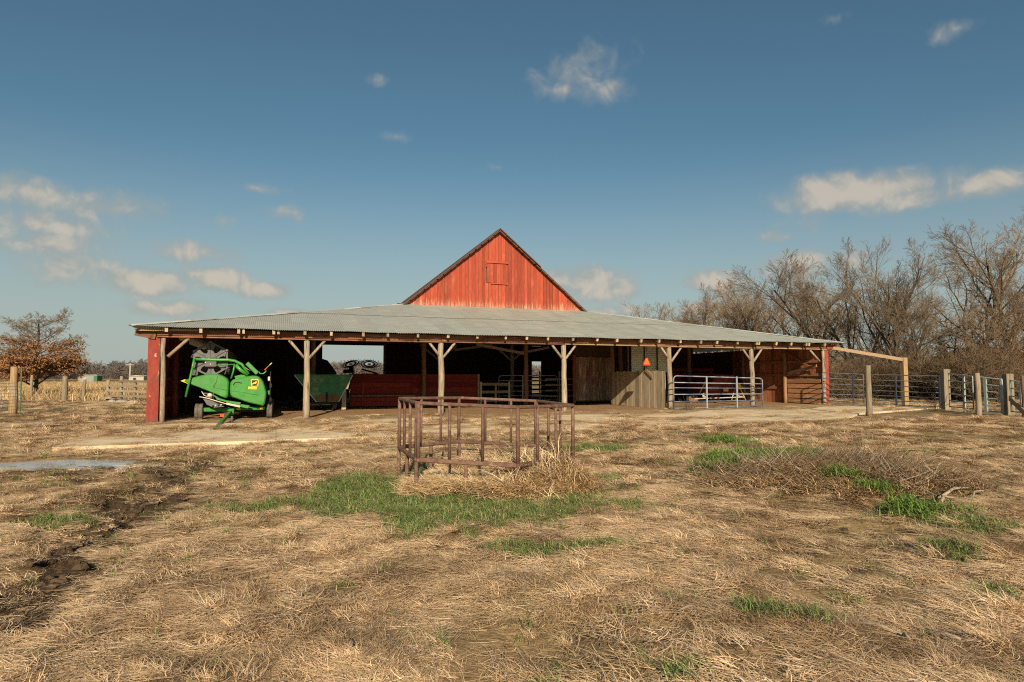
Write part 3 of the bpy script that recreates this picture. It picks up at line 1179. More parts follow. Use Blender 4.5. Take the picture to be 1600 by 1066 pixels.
MB().bar((18.3, 10.4, 3.1), (20.4, 10.4, 3.5), .1, .14).obj('brace', 'grey_board', barn)
# loft floor: closes the hay loft over the aisle
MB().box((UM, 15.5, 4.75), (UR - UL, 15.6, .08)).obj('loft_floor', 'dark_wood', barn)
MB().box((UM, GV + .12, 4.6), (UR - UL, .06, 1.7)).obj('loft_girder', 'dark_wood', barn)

# red plank wall of the feed pen
pen = MB().box((11.35, GV + .06, .9), (7.0, .04, 1.66)).obj('pen_wall', 'dark_wood', barn)
pz = .08
for i, h in enumerate((.24, .22, .23, .30, .26, .24, .22)):
    for (a, b) in ((7.85, 11.1), (11.11, 14.85)):
        z1 = pz + h - .016
        link('plank', MB().box(((a + b) / 2, GV + .02 + rb.uniform(-.012, .006), (pz + z1) / 2), (b - a - .01, .035, z1 - pz),
                               Matrix.Rotation(rb.uniform(-.002, .002), 3, 'Y'), .004).mesh('plank', 'red_plank'), pen)
    pz += h
link('rail', MB().box((9.6, GV - .03, .62), (3.4, .05, .05)).mesh('rail', 'grey_rail'), pen)
link('rail', MB().box((12.5, GV - .03, .70), (2.6, .06, .07)).mesh('rail', 'dark_wood'), pen)
link('stud', MB().box((8.5, GV - .03, .75), (.07, .05, 1.3)).mesh('stud', 'red_wall'), pen)
MB().box((14.9, GV - .0, .9), (.1, .12, 1.75)).obj('pen_post', 'grey_board', barn)

# big plank door hanging in the inner wall
door = MB().box((22.25, GV + .1, 1.5), (2.5, .04, 2.7)).obj('plank_door', 'dark_wood', barn)
for i in range(11):
    a = 21.02 + i * .222
    z1 = 2.84 + rb.uniform(-.03, .03)
    link('board', MB().box((a + .111, GV + .055 + rb.uniform(-.008, .008), (z1 + .22) / 2), (.213, .03, z1 - .22), None, .004).mesh('board', 'old_door'), door)
link('frame', MB().box((20.9, GV + .03, 1.5), (.16, .1, 2.9)).mesh('frame', 'red_wall'), door)
MB().box((22.4, GV + .16, 3.9), (2.9, .05, 2.1)).obj('inner_wall', 'dark_wood', barn)
# pen of tin above a board partition
part = MB().box((22.30, 2.95, .98), (.03, 5.3, 1.80)).obj('partition', 'dark_wood', barn)
for i in range(22):
    v = .28 + i * .243
    j = rb.uniform(-.006, .006)
    z0, z1 = .05, 1.93 + rb.uniform(-.025, .025)
    link('board', MB().box((22.262 + j, v + .12, (z0 + z1) / 2), (.026, .236, z1 - z0), None, .003).mesh('board', 'grey_board'), part)
link('lean_board', MB().bar((22.2, 1.35, 1.62), (22.2, 2.0, 2.0), .03, .16).mesh('lean_board', 'plate_wood'), part)
pole(22.35, 5.75, 0, 3.9, .12, 'brown_post', 'inner_post', .02)
ti = MB()
vs, fs = [], []
n = 84
for i in range(n + 1):
    z = 1.9 + 1.45 * i / n
    y = 4.1 + .022 * math.sin(2 * math.pi * i / 6)
    vs += [(22.62, y, z), (24.95, y, z)]
for i in range(n):
    fs.append((i * 2, i * 2 + 1, i * 2 + 3, i * 2 + 2))
ti.add(vs, fs, True)
tin = ti.obj('tin_panel', 'old_tin', barn)
for q in (23.42, 24.25):
    link('batten', MB().box((q, 4.05, 2.62), (.06, .04, 1.4)).mesh('batten', 'dark_wood'), tin)
MB().bar((24.4, 7.5, 1.0), (24.4, 7.5, 3.7), .07, .07).obj('stud', 'grey_board', barn)
# tall dark back of the right shed
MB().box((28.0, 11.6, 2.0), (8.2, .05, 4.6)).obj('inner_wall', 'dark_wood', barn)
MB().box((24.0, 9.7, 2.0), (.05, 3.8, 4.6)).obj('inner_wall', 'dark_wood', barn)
# hay racks and rails in the dim aisle
for (u, v) in ((20.6, 9.3), (21.2, 10.2), (20.0, 11.0)):
    MB().bar((u, v, 0), (u, v, 2.0), .08, .1).obj('stall_post', 'grey_board', barn)
for z in (.45, .8, 1.15, 1.5):
    MB().bar((19.6, 9.2, z), (22.6, 9.3, z), .04, .1).obj('stall_rail', 'grey_rail', barn)

# ------------------------------------------------------------------ gates
def rail_path(a, b, z0, z1, r=.16):
    """outline of a tube gate with rounded upper corners, in its own plane"""
    pts = [(a, z0)]
    for k in range(5):
        t = k / 4 * math.pi / 2
        pts.append((a + r - r * math.cos(t), z1 - r + r * math.sin(t)))
    for k in range(5):
        t = k / 4 * math.pi / 2
        pts.append((b - r + r * math.sin(t), z1 - r + r * math.cos(t)))
    pts.append((b, z0))
    return pts


def tube_gate(label, p0, p1, z0, z1, bars, stays, mat, rad=.024, cat='gate', round_=True, z0b=None, z1b=None, group=None, staymat=None):
    p0, p1 = Vector((p0[0], p0[1], 0)), Vector((p1[0], p1[1], 0))
    d = p1 - p0
    L = d.length
    th = thing('tube_gate', label, cat, (p0.x, p0.y, 0), math.atan2(d.y, d.x), group)
    dz0 = 0 if z0b is None else z0b - z0
    dz1 = 0 if z1b is None else z1b - z1
    sh = lambda x, z: z + (dz0 + (dz1 - dz0) * (z - z0) / (z1 - z0)) * x / L
    path = rail_path(0, L, z0, z1, .18 if round_ else .03)
    MB().tube([(x, 0, sh(x, z)) for (x, z) in path], rad, 8).obj('frame', mat, th)
    for z in bars:
        zz = z0 + (z1 - z0) * z
        MB().tube([(.01 + L * k / 6 * .998, 0, sh(L * k / 6, zz) - .006 * math.sin(math.pi * k / 6)) for k in range(7)], rad * .88, 8).obj('rail', mat, th)
    for x in stays:
        MB().box((x * L, 0, sh(x * L, (z0 + z1) / 2)), (.07, .055, z1 - z0 - .02), None, .006).obj('stay', staymat or mat, th)
    return th


g0 = D(1053, 638, 30.6)
g1 = D(1192, 636, 32.3)
tube_gate('six rail galvanised gate with worn blue paint, open in front of the red machine', g0, g1, .10, 1.68, (0.02, .22, .44, .64, .80), (.36, .70), 'blue_galv', .03,
          z1b=1.56, z0b=.16, staymat='gate_stay')
# dark gates of the corral
c0, c1, c2 = D(1286, 630, 34.2), D(1350, 630, 33.0), D(1471, 630, 29.8)
tube_gate('dark pipe gate hung beside the right barn corner', c0, c1, .22, 1.86, (.03, .16, .31, .47, .64, .82), (.75,), 'grey_tube', .024, round_=False, z1b=1.76, staymat='blue_paint')
tube_gate('long dark blue pipe gate between the near post and the tall tan post', c1 + Vector((.16, 0, 0)), c2, .22, 1.76, (.03, .16, .31, .47, .64, .82), (.42, .985), 'grey_tube', .024, round_=False, z1b=1.66, z0b=.2,
          staymat='blue_paint')
m0, m1 = D(1484, 630, 28.6), D(1521, 630, 26.6)
tube_gate('pale mint tube gate nearest the dark blue gate', m0, m1, .28, 1.78, (.02, .2, .4, .6, .8), (.62, .66), 'mint_galv', .028, round_=False, z1b=1.64)
m2, m3 = D(1532, 630, 25.4), D(1567, 630, 24.6)
tube_gate('pale mint tube gate between the two rightmost grey posts', m2, m3, .25, 1.62, (.02, .2, .4, .6, .8), (.22, .28, .96), 'mint_galv', .028, round_=False, z1b=1.52)
m4, m5 = D(1580, 630, 24.2), D(1612, 630, 23.4)
tube_gate('galvanised tube gate at the far right edge behind a slanting board', m4, m5, .3, 1.50, (.02, .25, .5, .75), (.5,), 'mint_galv', .028, round_=False, z1b=1.36)
# gates inside the barn
q0, q1 = B(16.75, 9.6), B(20.6, 9.6)
tube_gate('grey tube gate standing in the dark aisle of the barn', q0, q1, .15, 1.72, (.04, .22, .4, .6, .8), (.4,), 'galv', .026)

wg = thing('wooden_gate', 'low grey wooden gate of three rails beside the red plank wall', 'gate', B(14.98, 7.75), TH)
for x in (.06, 1.75):
    MB().box((x, 0, .68), (.11, .10, 1.36), None, .008).obj('post', 'grey_board', wg)
MB().box((.92, -.06, .7), (.12, .03, 1.1), None, .005).obj('stay', 'grey_board', wg)
for z, r in ((.30, .012), (.78, .008), (1.22, -.004)):
    MB().box((.9, -.03, z), (1.72, .03, .15), Matrix.Rotation(-r, 3, 'Y'), .005).obj('rail', 'grey_rail', wg)


# ------------------------------------------------------------------ corral and fence posts
def fence_post(label, px, dist, ytop, r, mat='fence_post', square=False, lean=.0, group=None, cat='post', ybase=None):
    p = D(px, ytop, dist)
    z0 = gz(p.x, p.y)
    q = random.Random(px)
    th = None
    mb = MB()
    n = 6
    if square:
        m = Matrix.Rotation(q.uniform(-.3, .3), 3, 'Z')
        mb.box((0, 0, (p.z - z0) / 2 - .05), (r * 2, r * 2, p.z - z0 + .1), m, .012)
    else:
        pts = [(q.uniform(-.012, .012) + lean * k / n, q.uniform(-.012, .012), -.12 + (p.z - z0 + .12) * k / n) for k in range(n + 1)]
        mb.tube(pts, [r * (1.08 - .16 * k / n) * q.uniform(.97, 1.03) for k in range(n)] + [r * .84], 12)
    o = mb.obj('wooden_post', mat, None, (p.x, p.y, z0), (0, 0, 0))
    o['label'], o['category'] = label, cat
    return o


fence_post('round grey post standing alone on the concrete edge right of the barn', 1356, 24.6, 571, .105)
tallp = fence_post('tall tan square post holding the long overhead board', 1412, 33.4, 559, .125, 'tan_post', True)
fence_post('thick square weathered post where the dark gate meets the mint gate', 1476, 29.2, 577, .14, 'fence_post', True)
fence_post('slim round post between the two mint gates', 1527, 24.0, 583, .095)
fence_post('thick grey post to the right of the mint gates', 1574, 24.8, 584, .14, 'fence_post', True)
fence_post('reddish brown post at the far right edge of the photo', 1599, 23.2, 587, .09, 'brown_post')
a, b = B(BW + .55, -.1, 3.22), D(1411, 562, 33.3)
ob = MB().bar(a, b, .05, .17).obj('overhead_board', 'plate_wood')
tag(ob, 'long pale board running from the barn corner to the tall tan post', 'board')
a, b = D(1577, 622, 24.4), D(1602, 646, 22.9)
tag(MB().bar(a, b, .04, .2).obj('brace_board', 'grey_rail'), 'short slanting grey board nailed to the thick right hand post', 'board')

# left side: net fence with its posts
fence_post('thick tan wooden post at the left edge carrying the net fence', 23, 27.5, 573, .15, 'tan_post')
tp = thing('metal_fence_post', 'thin green steel post beside the thick tan post', 'post', on(D(31, 640, 26.6)))
hgt = D(31, 574, 26.6).z
MB().box((0, 0, hgt / 2 - .1), (.05, .012, hgt + .1)).box((0, .02, hgt / 2 - .1), (.012, .04, hgt + .1)).obj('post', 'steel_green', tp)
for k in range(8):
    MB().box((0, -.012, .3 + k * .18), (.03, .018, .02)).obj('stud', 'steel_green', tp)
net = thing('wire_net_fence', 'woven wire net fence at the left edge of the yard', 'wire fence', on(D(25, 640, 27.2)))
nz = []
base = on(D(25, 640, 27.2))
dirn = (Vector((-20.0, 22.5, 0)) - Vector((base.x, base.y, 0)))
dirn.z = 0
Ln = dirn.length + 3
dn = dirn.normalized()
for k in range(10):
    z = .12 + k * .14
    MB().tube([(dn.x * s_ * Ln / 6, dn.y * s_ * Ln / 6, z + .01 * math.sin(s_ * 2 + k)) for s_ in range(7)], .006, 4).obj('wire', 'galv', net)
wv = MB().tube([(0, 0, .1), (0, 0, 1.4)], .005, 3).mesh('wire', 'galv')
k = 0
while k * .17 < Ln:
    link('wire', wv, net, (dn.x * k * .17, dn.y * k * .17, 0))
    k += 1
for k in (1, 2):
    MB().tube([(dn.x * Ln / 2.2 * k, dn.y * Ln / 2.2 * k, -.1), (dn.x * Ln / 2.2 * k, dn.y * Ln / 2.2 * k, 1.5)], .07, 8).obj('post', 'fence_post', net)
fence_post('slim green grey post under the brown oak', 50, 46, 586, .10)
fence_post('stout grey post right of the brown oak, wrapped with wire', 102, 42, 588, .17)
fence_post('leaning grey fence post midway between the oak and the board fence', 131, 43, 593, .11, lean=.06)
bf = thing('board_fence', 'weathered grey board fence left of the barn corner', 'fence', on(D(168, 620, 44)), 0)
d0, d1 = Vector(bf.location), on(D(232, 620, 42))
dv = d1 - d0
for k in range(4):
    q = dv * (k / 3)
    MB().tube([(q.x, q.y, -.1), (q.x + .02, q.y, (1.45 if k != 1 else 1.7))], .11, 8).obj('post', 'fence_post', bf)
for z, t0, t1 in ((.35, 0, 1), (.72, .0, .97), (1.05, .02, 1), (1.34, .3, 1)):
    MB().bar(dv * t0 + Vector((0, -.12, z)), dv * t1 + Vector((0, -.12, z + rb.uniform(-.10, .10))), .03, .15).obj('rail', 'old_rail', bf)
MB().bar((-.8, -.4, .1), (1.2, -.2, .35), .04, .14).obj('rail', 'grey_rail', bf)
for k, (px, py, d_) in enumerate(((190, 626, 40), (207, 627, 39.5), (175, 627, 40.5))):
    p = on(D(px, py, d_))
    o = MB().lathe([(0, -.1), (.30, -.06), (.34, .05), (.24, .18), (.08, .24), (0, .25)], (0, 0, 0), 'Z', 9, False).obj('stone', 'stone', None, p, (0, 0, k * 1.3))
    o.scale = (1.3 - .2 * k, .8, .8)
    tag(o, ('pale rubble stone lying in the middle of three below the board fence', 'pale rubble stone nearest the barn below the board fence',
            'pale rubble stone farthest left below the board fence')[k], 'stone', 'rubble stones below the board fence')
pl = thing('utility_pole', 'pale utility pole with a crossarm standing in the far field', 'pole', on(D(203, 590, 260)))
MB().tube([(0, 0, -.5), (0, 0, 7.4)], [.34, .26], 8).obj('pole', 'pale_wall', pl)
MB().box((0, -.3, 6.7), (3.6, .2, .25)).obj('crossarm', 'pale_wall', pl)
sh = thing('green_shed', 'small pale shed with a green end wall in the far field', 'shed', on(D(139, 592, 230)), .10)
MB().box((0, 0, 1.0), (5.6, 3.4, 2.4)).obj('wall', 'shed_roof', sh)
MB().box((3.1, -.05, 1.0), (1.2, 3.5, 2.5)).obj('end_wall', 'shed_green', sh)
mb = MB()
mb.prism([(-2.9, 2.2), (3.8, 2.25), (3.4, 2.65), (-2.5, 2.6)], -1.9, 1.9)
mb.obj('roof', 'shed_roof', sh)
MB().box((-.6, -1.74, .8), (1.3, .06, 1.7)).obj('door', 'pale_wall', sh)
sh = thing('far_house', 'low pale building on the horizon left of the barn', 'building', on(D(219, 592, 240)), .1)
MB().box((0, 0, 1.0), (5.2, 6, 2.2)).obj('wall', 'pale_wall', sh)
mb = MB()
mb.prism([(-2.9, 2.1), (2.9, 2.1), (0, 2.5)], -3.3, 3.3)
mb.obj('roof', 'pale_wall', sh)
MB().box((-.6, -3.04, 1.1), (.9, .06, .8)).obj('window', 'black', sh)

# ------------------------------------------------------------------ harvester header on its trailer, seen end on
HB = Vector((-10.97, 25.3, 0))
HB.z = gz(HB.x, HB.y)
hd = thing('harvester_header', 'green combine header with a dark reel parked on its trailer under the roof', 'farm machine', HB, TH)
HS = .0253


def hp(zx, zy):
    return ((270 + zx / 6.27 - 370) * HS * .92, (650 - (510 + zy / 6.27)) * HS)


def hpoly(*pts):
    return [hp(*p) for p in pts]


def smoothpoly(poly, it=2):
    for _ in range(it):
        out = []
        for i, p in enumerate(poly):
            q = poly[(i + 1) % len(poly)]
            out += [(p[0] * .78 + q[0] * .22, p[1] * .78 + q[1] * .22), (p[0] * .22 + q[0] * .78, p[1] * .22 + q[1] * .78)]
        poly = out
    return poly


noseP = smoothpoly(hpoly((134, 498), (232, 466), (330, 442), (440, 430), (505, 441), (583, 488), (580, 600), (576, 662), (545, 670), (440, 622), (310, 570), (205, 530)), 1)
mb = MB()
mb.prism(noseP, 0, .30, .07, .10)
nose = mb.obj('nose_shield', 'green_paint', hd)
tipP = hpoly((120, 500), (160, 484), (205, 520), (196, 530))
MB().prism(tipP, -.03, .2).obj('tip', 'yellow', nose)
mb = MB()
c0_, c1_, c2_ = hp(470, 455), hp(430, 560), hp(575, 612)
mb.tube([(c0_[0], -.105, c0_[1]), (hp(452, 520)[0], -.112, hp(452, 520)[1]), (c1_[0], -.105, c1_[1])], .014, 6)
mb.tube([(c1_[0], -.105, c1_[1]), (hp(500, 575)[0], -.108, hp(500, 575)[1]), (hp(560, 592)[0], -.10, hp(560, 592)[1])], .012, 6)
mb.obj('crease', 'green_paint', nose)
bodyP = smoothpoly(hpoly((592, 497), (680, 466), (800, 447), (862, 450), (912, 492), (946, 580), (956, 640), (935, 752), (880, 740), (760, 712), (680, 682), (600, 655), (586, 600)), 1)
mb = MB()
mb.prism(bodyP, 0, .34, .06, .12)
endp = mb.obj('end_shield', 'green_paint', hd)
mb = MB()
mb.tube([(hp(605, 600)[0], -.112, hp(605, 600)[1]), (hp(720, 608)[0], -.13, hp(720, 608)[1]), (hp(810, 630)[0], -.13, hp(810, 630)[1]), (hp(872, 640)[0], -.12, hp(872, 640)[1])], .013, 6)
mb.obj('crease', 'green_paint', endp)
mb = MB()
mb.tube([(hp(622, 540)[0], -.122, hp(622, 540)[1]), (hp(640, 515)[0], -.128, hp(640, 515)[1]), (hp(680, 512)[0], -.13, hp(680, 512)[1]), (hp(705, 525)[0], -.13, hp(705, 525)[1])], .016, 6)
mb.obj('hand_grip', 'black', endp)
# badge: yellow shield with a dark field and a leaping deer, and the yellow strip below it
bx, bzz = hp(833, 522)
sc = .0063 * .64
mb = MB()
ring = [(-32, -26), (-26, -33), (26, -33), (33, -26), (30, 22), (22, 32), (-22, 32), (-30, 22)]
mb.prism([(bx + a * sc * 1.1, bzz - b * sc * 1.1) for a, b in ring], -.131, -.10)
bad = mb.obj('badge', 'yellow', endp)
mb = MB()
mb.prism([(bx + a * sc * .86, bzz - b * sc * .86) for a, b in ring], -.135, -.12)
mb.obj('badge', 'black', endp)
deer = [(-24, 8), (-14, -4), (-2, -7), (8, -12), (10, -22), (14, -16), (20, -21), (18, -12), (23, -7), (15, -4), (11, 4), (20, 11), (18, 14),
        (7, 8), (-4, 6), (-12, 10), (-18, 20), (-22, 19), (-17, 8), (-23, 12)]
mb = MB()
mb.prism([(bx + a * sc * .95, bzz - b * sc * .95) for a, b in deer], -.139, -.13)
mb.obj('badge_deer', 'yellow', endp)
sx, sz = hp(812, 570)
mb = MB()
mb.prism([(sx - .155, sz + .055), (sx + .155, sz + .02), (sx + .145, sz - .06), (sx - .16, sz - .04)], -.131, -.10)
mb.obj('decal', 'yellow', endp)
mb = MB()
for k in range(6):
    mb.box((sx - .10 + k * .04, -.1325, sz - .005 - k * .004), (.022, .003, .04))
mb.obj('decal_marks', 'green_frame', endp)
# reel: end spider, hub, tine bars running back
RC = hp(395, 292)
RR = .68
HEXA = [R(90 + 60 * k + 2) for k in range(6)]


def spider(y, mat, full=True):
    mb = MB().mat('grey_plastic')
    pts = [(RC[0] + RR * math.cos(a), RC[1] + RR * math.sin(a)) for a in HEXA]
    for k in range(6):
        p, q = pts[k], pts[(k + 1) % 6]
        c_ = ((p[0] + q[0]) * .36 + RC[0] * .28, (p[1] + q[1]) * .36 + RC[1] * .28)
        ax_ = Vector((c_[0] - RC[0], c_[1] - RC[1])).normalized()
        tri = [(RC[0], RC[1]), p, q]
        N = 24
        ring_o, ring_i = [], []
        for j in range(N):
            a = 2 * math.pi * j / N
            dx, dz = math.cos(a), math.sin(a)
            best = 9
            for m in range(3):
                (x1, z1), (x2, z2) = tri[m], tri[(m + 1) % 3]
                den = dx * (z2 - z1) - dz * (x2 - x1)
                if abs(den) > 1e-9:
                    t_ = ((x1 - c_[0]) * (z2 - z1) - (z1 - c_[1]) * (x2 - x1)) / den
                    w_ = ((x1 - c_[0]) * dz - (z1 - c_[1]) * dx) / den
                    if t_ > 0 and -1e-6 <= w_ <= 1 + 1e-6:
                        best = min(best, t_)
            ring_o.append((c_[0] + dx * best, c_[1] + dz * best))
            rad_ = dx * ax_.x + dz * ax_.y
            rr = 1 / math.sqrt((rad_ / .185) ** 2 + (1 - rad_ * rad_) / .115 ** 2) * (1 + .22 * rad_)
            rr = min(rr, best * .78)
            ring_i.append((c_[0] + dx * rr, c_[1] + dz * rr))
        for yy, fl in ((y - .014, False), (y + .014, True)):
            vs = [(a_, yy, b_) for a_, b_ in ring_o] + [(a_, yy, b_) for a_, b_ in ring_i]
            fs = [(m, (m + 1) % N, N + (m + 1) % N, N + m) for m in range(N)]
            mb.add(vs, [f[::-1] for f in fs] if fl else fs)
        vs = [(a_, y - .014, b_) for a_, b_ in ring_i] + [(a_, y + .014, b_) for a_, b_ in ring_i]
        mb.add(vs, [(m, N + m, N + (m + 1) % N, (m + 1) % N) for m in range(N)])
        mb.bar((p[0], y, p[1]), (q[0], y, q[1]), .05, .045, (0, 1, 0))
        mb.mat('black')
        mb.bar((RC[0], y - .018, RC[1]), (p[0] * .92 + RC[0] * .08, y - .018, p[1] * .92 + RC[1] * .08), .012, .035, (0, 1, 0))
        mb.mat('grey_plastic')
    hexp = [(RC[0] + .26 * math.cos(a), RC[1] + .26 * math.sin(a)) for a in HEXA]
    mb.prism(hexp, y - .03, y + .03)
    return mb


reel = spider(.12, 'grey_plastic').obj('reel', 'grey_plastic', hd)
for y in (2.2, 4.4, 6.4):
    link('spider', spider(y, 'grey_plastic').mesh('spider', 'grey_plastic'), reel)
for a in HEXA:
    p = (RC[0] + RR * math.cos(a), RC[1] + RR * math.sin(a))
    mb = MB()
    mb.tube([(p[0], .02, p[1]), (p[0], 6.6, p[1])], .03, 6)
    for k in range(44):
        y = .06 + k * .15
        mb.bar((p[0], y, p[1]), (p[0] - .09, y, p[1] - .26), .012, .012)
    link('tine_bar', mb.mesh('tine_bar', 'grey_plastic'), reel)
    MBc = MB().mat('bare_steel')
    MBc.lathe([(0, -.045), (.04, -.04), (.045, 0), (.045, .05)], (p[0], .08, p[1]), 'Y', 8)
    link('cap', MBc.mesh('cap'), reel)
link('axle', MB().tube([(RC[0], .1, RC[1]), (RC[0], 6.6, RC[1])], .09, 10).mesh('axle', 'grey_plastic'), reel)
hub = MB().box((hp(398, 318)[0], -.02, hp(398, 318)[1]), (.42, .10, .38), None, .02).obj('hub_plate', 'grey_plastic', hd)
for (a_, b_) in ((355, 290), (398, 296), (350, 325), (400, 340), (380, 285)):
    q = hp(a_, b_)
    link('bolt', MB().lathe([(0, -.09), (.026, -.088), (.028, -.06)], (q[0], 0, q[1]), 'Y', 8).mesh('bolt', 'bare_steel'), hub)


def hline(pts, y, r, name, mat='green_paint', parent=hd, n=10):
    if not hasattr(y, '__len__'):
        y = [y] * len(pts)
    return MB().tube([(hp(*p)[0], yy, hp(*p)[1]) for p, yy in zip(pts, y)], r, n).obj(name, mat, parent)


hline([(245, 292), (340, 293), (460, 298), (560, 296), (630, 305), (700, 338), (770, 432)], -.06, .058, 'reel_arm')
hline([(246, 288), (232, 370), (205, 510), (176, 652)], -.17, .042, 'support_leg')
hline([(448, 350), (540, 346), (632, 338)], -.10, .022, 'rod')
hline([(630, 336), (622, 400), (600, 478)], -.11, .032, 'lift_cylinder')
hline([(640, 345), (690, 395), (765, 440)], -.02, .075, 'lower_arm')
p_, q_ = hp(750, 325), hp(858, 428)
bxp = MB().bar((p_[0], .02, p_[1]), (q_[0], .02, q_[1]), .16, .24, (0, 1, 0), .02).obj('drive_cover', 'green_paint', hd)
p_, q_ = hp(735, 368), hp(785, 400)
link('sticker', MB().bar((p_[0], -.075, p_[1]), (q_[0], -.075, q_[1]), .006, .11, (0, 1, 0)).mesh('sticker', 'bare_steel'), bxp)
p_, q_ = hp(742, 375), hp(765, 392)
link('sticker', MB().bar((p_[0], -.082, p_[1]), (q_[0], -.082, q_[1]), .006, .06, (0, 1, 0)).mesh('sticker', 'red_tape'), bxp)
la = hline([(868, 412), (885, 428), (915, 430), (935, 415), (945, 398)], .0, .028, 'lamp_arm')
p0_, p1_, p2_, p3_ = hp(928, 394), hp(955, 366), hp(978, 345), hp(1000, 322)
for (a_, b_, m_) in ((p0_, p1_, 'red_tape'), (p1_, p2_, 'green_paint'), (p2_, p3_, 'yellow')):
    MB().bar((a_[0], -.02, a_[1]), (b_[0], -.02, b_[1]), .035, .135, (0, 1, 0), .008).obj('reflector', m_, hd)
# trough, back sheet and knife
mb = MB()
mb.prism(hpoly((600, 520), (860, 455), (940, 580), (925, 745), (600, 660), (480, 640)), .36, 7.0)
mb.obj('header_body', 'green_frame', hd)
MB().prism(hpoly((630, 455), (690, 440), (760, 445), (800, 470), (640, 478)), .05, .3).obj('bracket', 'green_paint', hd)
hline([(300, 652), (380, 668), (480, 700), (560, 724), (690, 752)], -.02, .022, 'knife_guard', 'bare_steel')
hline([(318, 600), (345, 640), (420, 665)], .0, .018, 'hose', 'bare_steel')
hline([(330, 620), (400, 625), (450, 650), (520, 690)], .03, .03, 'knife_arm', 'grey_plastic')
MB().prism(hpoly((330, 668), (400, 680), (470, 720), (540, 752), (440, 758), (372, 730)), .05, .6).obj('skid', 'grey_plastic', hd)
MB().prism(hpoly((450, 655), (560, 690), (700, 712), (690, 735), (560, 705), (470, 682)), -.10, .2).obj('step', 'green_paint', hd)
MB().prism(hpoly((700, 728), (790, 742), (770, 768), (690, 752)), -.14, .1).obj('step', 'green_paint', hd)
MB().prism(hpoly((560, 708), (700, 738), (690, 760), (560, 730)), -.05, .2).obj('step', 'bare_steel', hd)
q = hp(398, 640)
MB().lathe([(0, -.05), (.09, -.045), (.1, .03), (0, .04)], (q[0], .0, q[1]), 'Y', 12).obj('pulley', 'bare_steel', hd)
for k in range(5):
    q = hp(430 + k * 26, 742 - 3 * k)
    MB().lathe([(0, -.04), (.035, -.035), (.04, .05)], (q[0], .05, q[1]), 'Y', 8).obj('fitting', 'bare_steel' if k % 2 else 'black', hd)
# trailer
z0_ = hp(340, 782)[1]
MB().box(((hp(340, 0)[0] + hp(600, 0)[0]) / 2, .5, z0_), (1.08, .16, .16), None, .015).obj('trailer_beam', 'green_frame', hd)
MB().box(((hp(640, 0)[0] + hp(930, 0)[0]) / 2, .45, hp(0, 775)[1]), (1.16, .2, .14), None, .015).obj('trailer_beam', 'green_frame', hd)
MB().box((hp(610, 0)[0], 3.6, hp(0, 790)[1] - .02), (.2, 7.4, .2), None, .015).obj('trailer_frame', 'green_frame', hd)
MB().box((hp(675, 778)[0], .3, hp(675, 778)[1]), (.14, .05, .07)).obj('marker', 'yellow', hd)
MB().box((hp(905, 774)[0], .3, hp(905, 774)[1]), (.13, .05, .08)).obj('marker', 'yellow', hd)
MB().tube([(hp(300, 0)[0], .55, .31), (hp(990, 0)[0], .55, .31)], .045, 8).obj('axle', 'black', hd)
tongue0 = Vector((hp(600, 800)[0], .4, hp(600, 800)[1]))
tp_ = G(336, 669, .05)
rel = tp_ - HB
tl = Vector((rel.x * CT + rel.y * ST, -rel.x * ST + rel.y * CT, .06))
tl = tongue0 + (tl - tongue0)
MB().bar(tongue0, tl, .11, .12, (0, 0, 1), .012).obj('tongue', 'green_frame', hd)
mid_ = tongue0.lerp(tl, .42)
MB().box(mid_ + Vector((-.1, 0, .08)), (.14, .12, .10), None, .01).obj('marker', 'red_tape', hd)
MB().tube([mid_ + Vector((.2, .3, .04)), mid_ + Vector((.2, .3, -mid_.z))], .04, 8).obj('jack', 'grey_plastic', hd)
MB().lathe([(.06, -.03), (.09, -.03), (.09, .03), (.06, .03), (.06, -.03)], tl, 'Z', 12).obj('hitch_ring', 'green_frame', hd)


def wheel(parent, x, y, z, r, w, name='wheel', rimmat='bare_steel', ax='X'):
    mb = MB()
    prof = [(r * .55, -w * .42), (r * .80, -w * .5), (r * .95, -w * .44), (r, -w * .28), (r, -w * .10), (r * .96, -w * .09), (r * .96, w * .09), (r, w * .10), (r, w * .28), (r * .95, w * .44), (r * .80, w * .5), (r * .55, w * .42)]
    mb.lathe(prof, (0, 0, 0), ax, 28)
    t_ = mb.obj(name, 'rubber', parent, (x, y, z))
    m2_ = MB()
    m2_.lathe([(0, -w * .2), (r * .2, -w * .22), (r * .3, -w * .1), (r * .5, -w * .3), (r * .58, -w * .42), (r * .58, w * .42), (r * .5, w * .3), (r * .3, w * .1), (0, w * .2)], (0, 0, 0), ax, 20)
    link('rim', m2_.mesh('rim', rimmat), t_)
    m3_ = MB()
    for k in range(14):
        a_ = 2 * math.pi * k / 14
        rot = Matrix.Rotation(a_, 3, ax)
        c_ = rot @ Vector((0, 0, r * .985))
        for s_ in (-1, 1):
            off = Vector((s_ * w * .26, 0, 0)) if ax == 'X' else Vector((0, s_ * w * .26, 0))
            m3_.box(c_ + off, (w * .38, r * .13, r * .045) if ax == 'X' else (r * .13, w * .38, r * .045), rot)
    link('tread', m3_.mesh('tread', 'rubber'), t_)
    return t_


